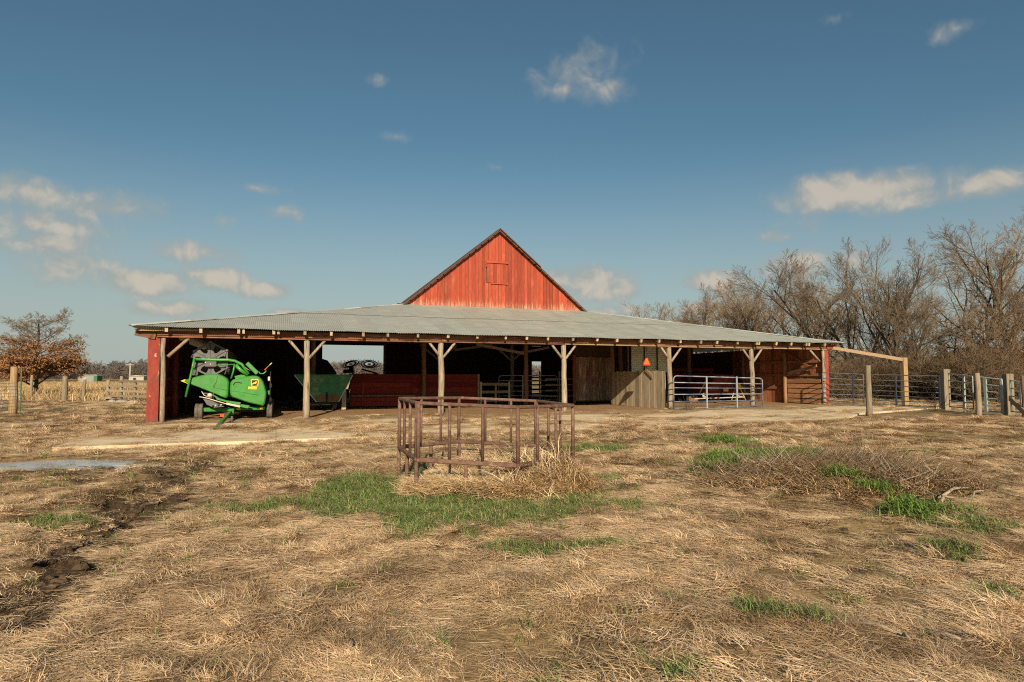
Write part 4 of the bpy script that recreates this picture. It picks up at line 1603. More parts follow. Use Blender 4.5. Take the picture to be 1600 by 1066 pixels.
wheel(hd, hp(286, 0)[0], .55, .31, .31, .30)
wheel(hd, hp(985, 0)[0], .55, .31, .31, .22)
wheel(hd, hp(300, 0)[0], 5.6, .31, .31, .30)
wheel(hd, hp(985, 0)[0], 5.6, .31, .31, .30)
MB().tube([(hp(988, 400)[0], .3, hp(988, 400)[1]), (hp(990, 740)[0], .3, hp(990, 740)[1])], .03, 6).obj('hose', 'black', hd)
for k in range(5):
    q = hp(975 + (k % 2) * 18, 480 + k * 70)
    MB().box((q[0], .34, q[1]), (.10, .12, .18), None, .02).obj('coupling', ('bare_steel', 'black', 'green_frame', 'black', 'grey_plastic')[k], hd)

# ------------------------------------------------------------------ green hopper wagon behind the second post
hw = thing('hopper_wagon', 'faded green hopper wagon with sloping sides behind the second post', 'wagon', B(6.35, 5.6), TH)


def hz_(px, py, dist=31.2):
    """offsets in the wagon's plane"""
    return ((px - 503) * dist / 1000 * .955, EYE + (590 - py) * dist / 1000)


outer = [hz_(457, 586), hz_(549, 586), hz_(527, 628), hz_(492, 628)]
tW, tB = outer[1][0] - outer[0][0], outer[2][0] - outer[3][0]
zt_, zb_ = outer[0][1], outer[2][1]
mb = MB()
vs = []
for y in (0, 2.8):
    for p in outer:
        vs.append((p[0], y, p[1]))
mb.add(vs, [(0, 3, 2, 1), (4, 5, 6, 7), (0, 4, 7, 3), (1, 2, 6, 5), (3, 7, 6, 2)])
hop = mb.obj('hopper', 'old_green', hw)
for (p, q) in ((outer[0], outer[3]), (outer[1], outer[2])):
    link('edge_strip', MB().bar((p[0], -.02, p[1]), (q[0], -.02, q[1]), .04, .05, (0, 1, 0)).mesh('edge_strip', 'galv'), hop)
link('edge_strip', MB().bar((outer[0][0], -.02, zt_), (outer[1][0], -.02, zt_), .04, .05, (0, 1, 0)).mesh('edge_strip', 'old_green'), hop)
a_, b_ = hz_(510, 617), hz_(527, 627)
link('panel', MB().box(((a_[0] + b_[0]) / 2, -.015, (a_[1] + b_[1]) / 2), (b_[0] - a_[0], .02, a_[1] - b_[1])).mesh('panel', 'brown_board'), hop)
a_, b_ = hz_(493, 617), hz_(504, 627)
link('panel', MB().box(((a_[0] + b_[0]) / 2, -.015, (a_[1] + b_[1]) / 2), (b_[0] - a_[0], .02, a_[1] - b_[1])).mesh('panel', 'brown_board'), hop)
a_ = hz_(508, 618)
link('rib', MB().box((a_[0], -.03, a_[1] - .1), (.08, .05, .5)).mesh('rib', 'black'), hop)
MB().box((0, 1.4, .33), (1.3, 2.6, .14)).obj('chassis', 'black', hw)
a_ = hz_(537, 612)
MB().box((a_[0], .5, .48), (.22, .10, .96), None, .01).obj('leg', 'grey_board', hw)
for (x, y) in ((-.85, .6), (.55, .6), (-.85, 2.4), (.85, 2.4)):
    wheel(hw, x, y, .32, .32, .2)

# dark silhouetted box machine
dm = thing('grain_cart', 'dark boxy cart with a cut corner silhouetted against the rear opening', 'cart', B(6.1, 13.0), TH)
mb = MB()
mb.prism([(-1.4, .8), (1.45, .8), (1.45, 1.95), (.95, 2.62), (.55, 2.75), (-1.4, 2.75)], 0, 2.6)
mb.obj('body', 'black', dm)
for x in (-1.2, -.4, .4, 1.2):
    MB().box((x, -.03, 1.6), (.06, .05, 1.6 if x < .5 else 1.0)).obj('rib', 'black', dm)
MB().box((0, 1.3, .65), (2.4, 2.4, .12)).obj('chassis', 'black', dm)
for x in (-1.1, 1.1):
    wheel(dm, x, 1.3, .45, .45, .28, rimmat='black')

# finger wheel rake folded up behind the barn
hrD = 49.0
hr0 = on(D(572, 600, hrD))
hr = thing('wheel_rake', 'black finger wheel hay rake with a red mast seen through the rear opening', 'hay rake', hr0, 0)


def rk(px, py):
    p = D(px, py, hrD)
    return Vector((p.x - hr0.x, 0, p.z - hr0.z))


for (px, py, tx, ty) in ((548, 569, R(62), R(-10)), (577, 569, R(62), R(8))):
    c_ = rk(px, py)
    wr_ = .78
    rot = Matrix.Rotation(ty, 3, 'Y') @ Matrix.Rotation(R(90) - tx, 3, 'X').inverted()
    rot = Matrix.Rotation(ty, 3, 'Y') @ Matrix.Rotation(R(27), 3, 'X')
    mb = MB()
    ring = [c_ + rot @ Vector((wr_ * .78 * math.cos(2 * math.pi * k / 28), wr_ * .78 * math.sin(2 * math.pi * k / 28), 0)) for k in range(29)]
    mb.tube(ring, .035, 6)
    ring = [c_ + rot @ Vector((wr_ * .52 * math.cos(2 * math.pi * k / 20), wr_ * .52 * math.sin(2 * math.pi * k / 20), 0)) for k in range(21)]
    mb.tube(ring, .05, 6)
    w_ = mb.obj('rake_wheel', 'black', hr)
    for k in range(22):
        a_ = 2 * math.pi * k / 22
        a2 = a_ + .35
        t_ = MB().tube([c_ + rot @ Vector((.3 * math.cos(a_), .3 * math.sin(a_), 0)), c_ + rot @ Vector((wr_ * .8 * math.cos(a_ + .1), wr_ * .8 * math.sin(a_ + .1), 0)),
                        c_ + rot @ Vector((wr_ * 1.08 * math.cos(a2), wr_ * 1.08 * math.sin(a2), .02))], .016, 4)
        link('tine', t_.mesh('tine', 'black'), w_)
    MB().lathe([(0, -.06), (.12, -.05), (.13, .04), (0, .06)], c_, 'Z', 12).obj('hub', 'black', hr)
mb = MB()
a_ = rk(557, 582.5)
mb.prism([(rk(552, 0).x, a_.z), (rk(562, 0).x, a_.z), (rk(559, 0).x, rk(559, 572).z), (rk(555, 0).x, rk(555, 572).z)], -.1, .2)
mb.obj('mast', 'machine_red', hr)
MB().bar(rk(537, 580.5), rk(552, 580), .25, .28).obj('weight_box', 'black', hr)
MB().bar(rk(565, 577), rk(590, 584), .10, .12).obj('arm', 'black', hr)
MB().bar(rk(545, 585), rk(592, 585), .10, .12).obj('arm', 'bare_steel', hr)
MB().bar(rk(552, 583), Vector((rk(552, 0).x, 0, .3)), .12, .12).obj('strut', 'black', hr)
MB().bar(rk(588, 584), Vector((rk(588, 0).x, 0, .3)), .12, .12).obj('strut', 'black', hr)
for px in (550, 590):
    wheel(hr, rk(px, 0).x, .3, .36, .36, .2, rimmat='machine_red')

# red machine behind the blue gate
rm = thing('baler', 'old red baler with rusty frame parked behind the blue painted gate', 'farm machine', B(29.3, 5.2), TH)
mb = MB()
mb.prism([(-1.0, .55), (1.7, .55), (1.75, 1.15), (1.2, 1.22), (1.15, 1.75), (-.35, 1.78), (-.45, 1.3), (-1.05, 1.2)], 0, 1.5)
bd = mb.obj('body', 'machine_red', rm)
link('panel', MB().box((.4, -.03, 1.50), (1.4, .05, .36), None, .01).mesh('panel', 'machine_red'), bd)
link('panel', MB().box((.55, -.04, .95), (2.0, .06, .16), None, .01).mesh('panel', 'machine_red'), bd)
link('panel', MB().box((-.4, -.03, .95), (.7, .05, .3), None, .01).mesh('panel', 'brown_board'), bd)
MB().box((.0, -.2, .62), (3.9, .12, .10)).obj('frame', 'brown_board', rm)
MB().bar((-2.0, -.3, .35), (1.6, -.35, .42), .06, .06).obj('frame', 'bare_steel', rm)
MB().bar((-1.6, -.2, .6), (-1.05, -.1, 1.35), .05, .05).obj('lever', 'bare_steel', rm)
for (a_, b_) in (((1.0, .2), (1.35, 1.15)), ((1.75, .2), (1.25, 1.2)), ((.7, .25), (1.0, .95))):
    MB().tube([(a_[0], -.28, a_[1]), (b_[0], -.2, b_[1])], .035, 8).obj('strut', 'bare_steel', rm)
MB().lathe([(.0, -.06), (.16, -.06), (.19, -.02), (.19, .05), (0, .06)], (1.25, -.22, 1.10), 'Y', 16).obj('flywheel', 'yellow', rm)
MB().lathe([(.28, -.05), (.34, -.05), (.34, .05), (.28, .05), (.28, -.05)], (1.5, -.1, .75), 'Y', 22).obj('pickup_wheel', 'bare_steel', rm)
MB().box((.3, -.26, .86), (.36, .06, .2), None, .02).obj('gearbox', 'yellow', rm)
wheel(rm, -1.75, .2, .34, .34, .2, ax='Y', rimmat='brown_board')
wheel(rm, .2, .7, .36, .36, .22, ax='Y', rimmat='machine_red')
wheel(rm, 1.9, .8, .36, .36, .22, ax='Y', rimmat='machine_red')
MB().lathe([(.05, -.02), (.2, -.02), (.2, .03), (.05, .03)], (-1.2, -.25, .55), 'Y', 12).obj('gear', 'bare_steel', rm)
# tall red slatted side of a wagon deeper in
ws = thing('slatted_wagon', 'dim red slatted wagon side behind the baler', 'wagon', B(29.6, 8.4), TH)
for z in (.9, 1.2, 1.5, 1.8, 2.1):
    MB().box((0, 0, z), (3.6, .04, .2)).obj('slat', 'machine_red', ws)
for x in (-1.6, 0, 1.6):
    MB().box((x, .05, 1.35), (.1, .06, 1.8)).obj('stake', 'brown_board', ws)
MB().box((0, .9, .65), (3.8, 1.9, .12)).obj('bed', 'dark_wood', ws)
for x in (-1.3, 1.3):
    wheel(ws, x, .4, .34, .34, .2, ax='Y')

# slow vehicle triangle on a rod below the beam
uS = None
p = D(1010, 566, 30.9)
uu_, vv_ = b_of(p.x, p.y)
# slide along the sight line until just behind the beam
for k in range(60):
    dist = 30.0 + k * .06
    p = D(1010.5, 566.5, dist)
    uu_, vv_ = b_of(p.x, p.y)
    if vv_ >= .32:
        break
sv = thing('slow_vehicle_sign', 'orange and dark red triangle sign hanging on a thin rod before the tin panel', 'sign', (p.x, p.y, p.z), TH)


def trunc(s, c):
    h = s * .866
    return [(-s / 2 + c, -h / 3), (s / 2 - c, -h / 3), (s / 2 - c / 2, -h / 3 + c * .866), (c / 2, h * 2 / 3 - c * .866), (-c / 2, h * 2 / 3 - c * .866), (-s / 2 + c / 2, -h / 3 + c * .866)]


mb = MB()
mb.prism(trunc(.58, .12), 0, .012)
mb.obj('border', 'sign_red', sv)
mb = MB()
mb.prism([(-.17, -.10), (.17, -.10), (.02, .21), (-.02, .21)], -.006, .006)
mb.obj('center', 'orange_sign', sv)
MB().tube([(0, .03, -.35), (0, .03, 3.36 - p.z)], .014, 6).obj('rod', 'black', sv)

# ------------------------------------------------------------------ hay feeder
fz = gz(FEED.x, FEED.y)
fd = thing('hay_feeder', 'six sided rusty steel hay feeder ring standing in green grass', 'hay feeder', (-.43, 9.945, 0), 0)
FA = [R(170.97 + 60 * k) for k in range(6)]
FP = [(1.374 * math.cos(a), 1.53 * math.sin(a)) for a in FA]
tilt = lambda x: -.034 * x
ZBt, ZTp = .457, 1.2235
for k in range(6):
    p, q = FP[k], FP[(k + 1) % 6]
    for z, r in ((ZBt, .030), (ZTp, .024)):
        MB().bar((p[0], p[1], z + tilt(p[0])), (q[0], q[1], z + tilt(q[0])), r * 1.75, r * 2, (0, 0, 1), .012).obj('rail', 'rust', fd)
    for t_ in (0.018, .335, .665, .982):
        x, y = p[0] * (1 - t_) + q[0] * t_, p[1] * (1 - t_) + q[1] * t_
        if t_ > .9 and k not in (0, 3):
            continue
        cn = t_ < .1 or t_ > .9
        MB().tube([(x, y, ZBt + tilt(x) + .01), (x * 1.0 + .006 * math.sin(k * 3 + t_ * 9), y, ZTp + tilt(x) - .01)], .027 if cn else .0215, 8).obj('bar', 'rust', fd)
    for t_ in (0.0, .5):
        x, y = p[0] * (1 - t_) + q[0] * t_, p[1] * (1 - t_) + q[1] * t_
        zg = gz(x - .43, y + 9.945)
        zl = min(zg - .03, .02) if not (k in (2, 3)) else min(zg, .02)
        MB().bar((x, y, ZBt + tilt(x) - .03), (x, y, zl), .052, .052, (0, 0, 1), .008).obj('leg', 'rust', fd)


# ------------------------------------------------------------------ trees
class TubeNP:
    """many thin tapering tubes collected fast"""

    def __init__(s):
        s.v, s.f, s.n = [], [], 0

    def tube(s, pts, rad, k):
        o = s.n
        prev = None
        m = len(pts)
        for i in range(m):
            a, b = pts[max(i - 1, 0)], pts[min(i + 1, m - 1)]
            tx, ty, tz = b[0] - a[0], b[1] - a[1], b[2] - a[2]
            l = math.sqrt(tx * tx + ty * ty + tz * tz) or 1
            tx, ty, tz = tx / l, ty / l, tz / l
            if abs(tz) < .9:
                X_ = (-ty, tx, 0)
            else:
                X_ = (0, -tz, ty)
            l = math.sqrt(X_[0] ** 2 + X_[1] ** 2 + X_[2] ** 2) or 1
            ax, ay, az_ = X_[0] / l, X_[1] / l, X_[2] / l
            bx_, by_, bz_ = ty * az_ - tz * ay, tz * ax - tx * az_, tx * ay - ty * ax
            r = rad[i]
            p = pts[i]
            for j in range(k):
                c_, s_ = COSN[k][j]
                s.v.append((p[0] + r * (ax * c_ + bx_ * s_), p[1] + r * (ay * c_ + by_ * s_), p[2] + r * (az_ * c_ + bz_ * s_)))
        for i in range(m - 1):
            for j in range(k):
                j2 = (j + 1) % k
                s.f.append((o + i * k + j, o + i * k + j2, o + (i + 1) * k + j2, o + (i + 1) * k + j))
        s.n += m * k

    def mesh(s, name, mat):
        me = bpy.data.meshes.new(name)
        me.from_pydata(s.v, [], s.f)
        me.materials.append(M[mat])
        me.polygons.foreach_set('use_smooth', np.ones(len(s.f), bool))
        return me


COSN = {k: [(math.cos(2 * math.pi * j / k), math.sin(2 * math.pi * j / k)) for j in range(k)] for k in (3, 4, 5, 6, 8, 10)}


def bent(d, ang, rng):
    """direction at an angle from d, round a random azimuth"""
    d = Vector(d)
    ref = Vector((0, 0, 1)) if abs(d.z) < .9 else Vector((1, 0, 0))
    a = d.cross(ref).normalized()
    b = d.cross(a)
    ph = rng.uniform(0, 2 * math.pi)
    return (d * math.cos(ang) + (a * math.cos(ph) + b * math.sin(ph)) * math.sin(ang)).normalized()


def make_tree(seed, H=12.0, trunk_r=.22, nch=(9, 6, 6, 4), wob=(.10, .13, .13, .12, .1), trop=(.04, .05, .06, .05, .02), ang=(30, 52), fork=1, minr=.0075,
              lr=(.60, .50, .52, .55), low=.22, maxl=4, leafpts=None):
    rng = random.Random(seed)
    T, C = TubeNP(), TubeNP()
    NS = (9, 6, 4, 3, 2, 2)
    KS = (8, 6, 4, 3, 3, 3)

    def grow(p, d, L, r, lvl):
        ns = NS[lvl]
        pts, rad, dirs = [p], [r], [d]
        cur = Vector(p)
        dd = Vector(d)
        for i in range(ns):
            dd = (dd + Vector((rng.gauss(0, wob[lvl]), rng.gauss(0, wob[lvl]), rng.gauss(0, wob[lvl]) * .7 + trop[lvl]))).normalized()
            cur = cur + dd * (L / ns)
            t_ = (i + 1) / ns
            pts.append(tuple(cur))
            rad.append(max(r * (1 - t_ * (.72 if lvl == 0 else .66)), minr))
            dirs.append(dd.copy())
        if lvl == 0:
            rad[0] *= 1.35
        (T if lvl <= 1 else C).tube(pts, rad, KS[lvl])
        if leafpts is not None and lvl >= 3:
            leafpts.append(pts[-1])
            leafpts.append(pts[len(pts) // 2])
        if lvl >= maxl:
            return
        n = nch[lvl] + rng.randint(-1, 1)
        for k in range(n):
            t_ = (low if lvl == 0 else .18) + (1 - (low if lvl == 0 else .18)) * (k + rng.random()) / n
            x = t_ * ns
            i = min(int(x), ns - 1)
            q = Vector(pts[i]).lerp(Vector(pts[i + 1]), x - i)
            a_ = R(rng.uniform(*ang)) * (1.1 if lvl == 0 and t_ < .5 else .9)
            nd = bent(dirs[i], a_, rng)
            if lvl <= 1 and nd.z < -.05:
                nd.z = abs(nd.z) * .5
                nd.normalize()
            ll = L * lr[lvl] * (1.18 - .55 * t_) * rng.uniform(.75, 1.2)
            rr = max((rad[i] * .62) * rng.uniform(.75, 1.0), minr)
            grow(tuple(q), nd, ll, rr, lvl + 1)

    for f in range(fork):
        a = rng.uniform(0, 6.28)
        tl_ = 0 if fork == 1 else rng.uniform(.12, .34)
        grow((.25 * math.cos(a) * (fork > 1), .25 * math.sin(a) * (fork > 1), -.25), Vector((math.cos(a) * tl_, math.sin(a) * tl_, 1)).normalized(), H * .78 * (1 if f == 0 else rng.uniform(.75, .95)), trunk_r * (1 if fork == 1 else .8), 0)
    top = max(max(q[2] for q in C.v), max(q[2] for q in T.v))
    return T.mesh('trunk', 'bark'), C, top


VAR = []
for sd, kw in ((1, dict(low=.30, nch=(10, 7, 6, 5))), (2, dict(fork=2, nch=(8, 7, 6, 5), ang=(26, 46))), (3, dict(nch=(11, 7, 6, 5), ang=(28, 54), low=.2)),
               (4, dict(fork=3, nch=(7, 7, 6, 5), ang=(24, 44))), (5, dict(nch=(10, 7, 6, 5), low=.3, ang=(34, 58), wob=(.16, .18, .16, .14, .1)))):
    tm, cc, top = make_tree(sd, **kw)
    VAR.append((tm, cc.mesh('crown', 'twig' if sd % 2 else 'twig_grey'), top))

TREES = [
    (1515, 322, 48, 0, 1.08, 'tallest bare tree, forked high above the slim post at the right'),
    (1588, 338, 45, 2, 1.0, 'tall bare tree cut by the right edge of the photo'),
    (1408, 362, 52, 1, .95, 'tall crooked bare tree straight above the tall tan corral post'),
    (1452, 425, 44, 1, .95, 'shorter bare tree between the two tallest at right'),
    (1345, 408, 58, 3, 1.0, 'bare many stemmed tree above the lone grey post'),
    (1272, 396, 66, 1, 1.25, 'broad round topped bare tree just above the right barn corner'),
    (1222, 405, 70, 3, 1.1, 'bushy bare tree left of the broad round topped one'),
    (1175, 424, 79, 2, 1.1, 'yellowish bare tree above the last barn post'),
    (1310, 430, 74, 0, 1.1, 'bare tree behind and right of the broad round topped one'),
    (1133, 452, 86, 4, 1.1, 'smaller bare tree above the middle of the blue painted gate'),
    (1073, 446, 92, 0, 1.0, 'slim open bare tree with sky around it above the right roof'),
    (1102, 462, 96, 2, 1.0, 'low bare tree right of the slim open one over the roof'),
    (1028, 466, 102, 3, 1.2, 'small bare tree second from the left over the roof line'),
    (992, 474, 112, 1, 1.3, 'smallest bare tree, farthest left over the right roof'),
    (1385, 445, 63, 3, 1.0, 'half hidden bare tree left of the crooked one'),
    (1555, 440, 41, 1, 1.0, 'short bushy bare tree right of the slim post'),
    (1485, 470, 56, 2, 1.0, 'low bare tree half hidden behind the tallest one'),
    (1240, 455, 88, 4, 1.1, 'distant bare tree peeping over the roof near the right corner'),
    (1365, 385, 57, 0, 1.15, 'bare tree with upright limbs between the lone grey post and the tall tan post'),
    (1545, 375, 52, 4, 1.1, 'spreading bare tree right of the tallest one'),
    (1605, 400, 42, 0, 1.2, 'bare tree at the very right edge of the thicket'),
    (1195, 440, 74, 0, 1.2, 'dense bare tree over the right end of the blue painted gate'),
    (1150, 440, 80, 1, 1.0, 'warm brown bare tree over the centre of the blue painted gate'),
    (1050, 470, 98, 4, 1.2, 'low bare tree left of the slim open one over the roof'),
]
rt = random.Random(21)
for (px, py, dist, vr, wid, lab) in TREES:
    p = on(D(px, 600, dist))
    h = D(px, py, dist).z - p.z
    tm, cm_, top = VAR[vr]
    th = thing('bare_tree', lab, 'tree', p, rt.uniform(0, 6.28), 'bare trees behind the barn and corral')
    s_ = h / top
    th.scale = (s_ * wid, s_ * wid, s_)
    link('trunk', tm, th)
    link('crown', cm_, th)

# shrubs: many leaning stems with dense fine twigs
SV = []
for sd in (31, 32, 33):
    T, C = TubeNP(), TubeNP()
    rng = random.Random(sd)

    def sgrow(p, d, L, r, lvl):
        ns = (5, 3, 2)[lvl]
        pts, rad = [p], [r]
        cur, dd = Vector(p), Vector(d)
        ds_ = [dd.copy()]
        for i in range(ns):
            dd = (dd + Vector((rng.gauss(0, .2), rng.gauss(0, .2), rng.gauss(0, .15) + (-.05 if lvl == 0 else .02)))).normalized()
            cur = cur + dd * L / ns
            pts.append(tuple(cur))
            rad.append(max(r * (1 - .7 * (i + 1) / ns), .008))
            ds_.append(dd.copy())
        (T if lvl == 0 else C).tube(pts, rad, 4 if lvl == 0 else 3)
        if lvl < 2:
            for k in range((13, 9)[lvl]):
                t_ = rng.uniform(.15, 1) * ns
                i = min(int(t_), ns - 1)
                q = Vector(pts[i]).lerp(Vector(pts[i + 1]), t_ - i)
                sgrow(tuple(q), bent(ds_[i], R(rng.uniform(25, 70)), rng), L * rng.uniform(.22, .42), rad[i] * .55, lvl + 1)

    for k in range(20):
        a = rng.uniform(0, 6.28)
        tl_ = rng.uniform(.1, .75)
        sgrow((.5 * math.cos(a) * rng.random(), .5 * math.sin(a) * rng.random(), -.1), Vector((math.cos(a) * tl_, math.sin(a) * tl_, 1)).normalized(), rng.uniform(1.8, 3.4), .03, 0)
    SV.append((T.mesh('stems', 'bark'), C.mesh('twigs', 'bush_twig'), max(q[2] for q in C.v)))
k = 0
for px in range(1306, 1640, 17):
    dist = rt.uniform(40, 56) - (4 if px > 1480 else 0)
    p = on(D(px + rt.uniform(-6, 6), 600, dist))
    h = rt.uniform(2.2, 4.4) + (1.0 if 1480 < px < 1580 else 0)
    th = thing('shrub', 'tangled brown leafless shrub in the thicket behind the corral gates', 'shrub', p, rt.uniform(0, 6.28), 'shrubs in the thicket behind the corral gates')
    tm, cm_, top = SV[k % 3]
    s_ = h / top
    th.scale = (s_ * 1.25, s_ * 1.25, s_)
    link('stems', tm, th)
    link('twigs', cm_, th)
    k += 1

# oak at the left that keeps brown leaves low down
lp = []
tm, cc, top = make_tree(79, H=8, trunk_r=.15, nch=(26, 10, 7, 4), ang=(48, 76), wob=(.04, .09, .14, .16, .14), trop=(.05, .03, .04, .03, 0), low=.14, lr=(.50, .46, .45, .45), leafpts=lp)
p = on(D(56, 618, 52))
h = D(64, 476, 52).z - p.z
s_ = h / top
oak = thing('oak_tree', 'lone oak at the left edge with brown leaves on its lower boughs', 'tree', p, 1.1)
oak.scale = (s_ * 1.22, s_ * 1.22, s_)
link('trunk', tm, oak)
link('crown', cc.mesh('crown', 'twig'), oak)
rl = random.Random(6)
lv, lf = [], []
for q in lp:
    zrel = q[2] / top
    if zrel > .62 or rl.random() > (.75 if zrel < .42 else .12):
        continue
    for k in range(5):
        c_ = Vector(q) + Vector((rl.gauss(0, .14), rl.gauss(0, .14), rl.gauss(0, .10)))
        a, b = bent((0, 0, 1), rl.uniform(.3, 2.6), rl), None
        b = a.cross(bent((1, 0, 0), rl.uniform(0, 3), rl)).normalized()
        w_ = rl.uniform(.05, .09)
        o_ = len(lv)
        lv += [tuple(c_ - a * w_), tuple(c_ + b * w_ * .6), tuple(c_ + a * w_), tuple(c_ - b * w_ * .6)]
        lf.append((o_, o_ + 1, o_ + 2, o_ + 3))
lm = bpy.data.meshes.new('leaves')
lm.from_pydata(lv, [], lf)
lm.materials.append(M['oak_leaf'])
link('leaves', lm, oak)


# ------------------------------------------------------------------ scattered ground cover
def blades(seed, n, lmin, lmax, width, spread, lift, fan, cols, disc, seg=4, curl=.5):
    """a tuft of thin curved blades"""
    rng = np.random.default_rng(seed)
    V, F, Cc = [], [], []
    for i in range(n):
        a = rng.normal(0, fan)
        L = rng.uniform(lmin, lmax)
        e = math.radians(rng.uniform(*lift))
        r = disc * math.sqrt(rng.random())
        ph = rng.uniform(0, 6.283)
        x, y, z = r * math.cos(ph), r * math.sin(ph), rng.uniform(0, .02)
        w = width * rng.uniform(.7, 1.3)
        c = np.array(cols[rng.integers(len(cols))]) * rng.uniform(.75, 1.2)
        o = len(V)
        bend = rng.normal(0, curl)
        droop = rng.uniform(.4, 1.3) * e * 1.6
        for k in range(seg + 1):
            t_ = k / seg
            ww = w * (1 - t_ * .75)
            sx_, sy_ = -math.sin(a), math.cos(a)
            V.append((x + sx_ * ww, y + sy_ * ww, z))
            V.append((x - sx_ * ww, y - sy_ * ww, z + ww * .5))
            Cc += [c, c]
            x += math.cos(a) * math.cos(e) * L / seg
            y += math.sin(a) * math.cos(e) * L / seg
            z = max(z + math.sin(e) * L / seg, .002)
            a += bend / seg
            e -= droop / seg
        for k in range(seg):
            F.append((o + 2 * k, o + 2 * k + 1, o + 2 * k + 3, o + 2 * k + 2))
    return V, F, Cc


def clump_mesh(name, mat, **kw):
    V, F, Cc = blades(**kw)
    me = bpy.data.meshes.new(name)
    me.from_pydata(V, [], F)
    ca_ = me.color_attributes.new('Col', 'FLOAT_COLOR', 'POINT')
    arr = np.ones((len(V), 4), np.float32)
    arr[:, :3] = np.array(Cc)
    ca_.data.foreach_set('color', arr.ravel())
    me.materials.append(M[mat])
    return me


def source(name, meshes):
    c = bpy.data.collections.new(name)
    for i, me in enumerate(meshes):
        o = bpy.data.objects.new('%s_%02d' % (name, i), me)
        c.objects.link(o)
    return c


def scatter(name, pts, yaw, scl, idx, coll, tiltv=None):
    n = len(pts)
    me = bpy.data.meshes.new(name)
    me.vertices.add(n)
    me.vertices.foreach_set('co', np.asarray(pts, np.float32).ravel())
    a = me.attributes.new('turn', 'FLOAT_VECTOR', 'POINT')
    rv = np.zeros((n, 3), np.float32)
    rv[:, 2] = yaw
    if tiltv is not None:
        rv[:, 0], rv[:, 1] = tiltv[0], tiltv[1]
    a.data.foreach_set('vector', rv.ravel())
    a = me.attributes.new('size', 'FLOAT', 'POINT')
    a.data.foreach_set('value', np.asarray(scl, np.float32))
    a = me.attributes.new('pick', 'INT', 'POINT')
    a.data.foreach_set('value', np.asarray(idx, np.int32))
    o = link(name, me)
    ng = bpy.data.node_groups.new(name, 'GeometryNodeTree')
    ng.interface.new_socket('Geometry', in_out='INPUT', socket_type='NodeSocketGeometry')
    ng.interface.new_socket('Geometry', in_out='OUTPUT', socket_type='NodeSocketGeometry')
    gi, go = ng.nodes.new('NodeGroupInput'), ng.nodes.new('NodeGroupOutput')
    ci = ng.nodes.new('GeometryNodeCollectionInfo')
    ci.inputs['Collection'].default_value = coll
    ci.inputs['Separate Children'].default_value = True
    ci.inputs['Reset Children'].default_value = True
    ip = ng.nodes.new('GeometryNodeInstanceOnPoints')
    ip.inputs['Pick Instance'].default_value = True

    def named(nm, typ):
        q = ng.nodes.new('GeometryNodeInputNamedAttribute')
        q.data_type = typ
        q.inputs['Name'].default_value = nm
        return q.outputs['Attribute']
    L = ng.links.new
    L(gi.outputs[0], ip.inputs['Points'])
    L(ci.outputs[0], ip.inputs['Instance'])
    L(named('pick', 'INT'), ip.inputs['Instance Index'])
    L(named('turn', 'FLOAT_VECTOR'), ip.inputs['Rotation'])
    L(named('size', 'FLOAT'), ip.inputs['Scale'])
    L(ip.outputs[0], go.inputs[0])
    md = o.modifiers.new('scatter', 'NODES')
    md.node_group = ng
    o['kind'] = 'stuff'
    return o


RG = np.random.default_rng(42)


def wedge(n_per_m2, y0, y1, half=.88, pad=.8):
    """even random points over the view wedge between two distances"""
    hw_ = half * y1 + pad
    n = int(n_per_m2 * 2 * hw_ * (y1 - y0))
    x = RG.uniform(-hw_, hw_, n)
    y = RG.uniform(y0, y1, n)
    k = np.abs(x) < half * y + pad
    return x[k], y[k]


def heading(x, y):
    return 6.283 * 1.8 * fbm(x / 1.1, y / 1.1, 101, 3) + RG.normal(0, .85, len(x))


STRAWC = [(.57, .42, .25), (.70, .54, .34), (.48, .335, .185), (.76, .60, .41), (.32, .215, .12), (.64, .455, .255), (.53, .42, .30)]
mats_ = []
for k in range(7):
    mats_.append(clump_mesh('straw_tuft', 'straw', seed=k, n=46 if k < 5 else 190, lmin=.07, lmax=.24 if k < 5 else .23, width=.0021, spread=0, lift=(0, 15) if k < 5 else (2, 44), fan=(.6, .9, 1.3, .8, 1.8, 3, 3)[k],
                            cols=STRAWC, disc=.12 if k < 5 else .07, curl=1.3))
straw_src = source('straw_tuft', mats_)
midm = []
for k in range(5):
    midm.append(clump_mesh('mid_tuft', 'straw', seed=20 + k, n=34 if k < 3 else 110, lmin=.12, lmax=.36, width=.0042, spread=0, lift=(0, 14) if k < 3 else (2, 42), fan=(.7, 1.0, 1.5, 3, 3)[k], cols=STRAWC,
                           disc=.24 if k < 3 else .12, seg=3))
mid_src = source('mid_tuft', midm)
P_, YW, SC, IX = [], [], [], []


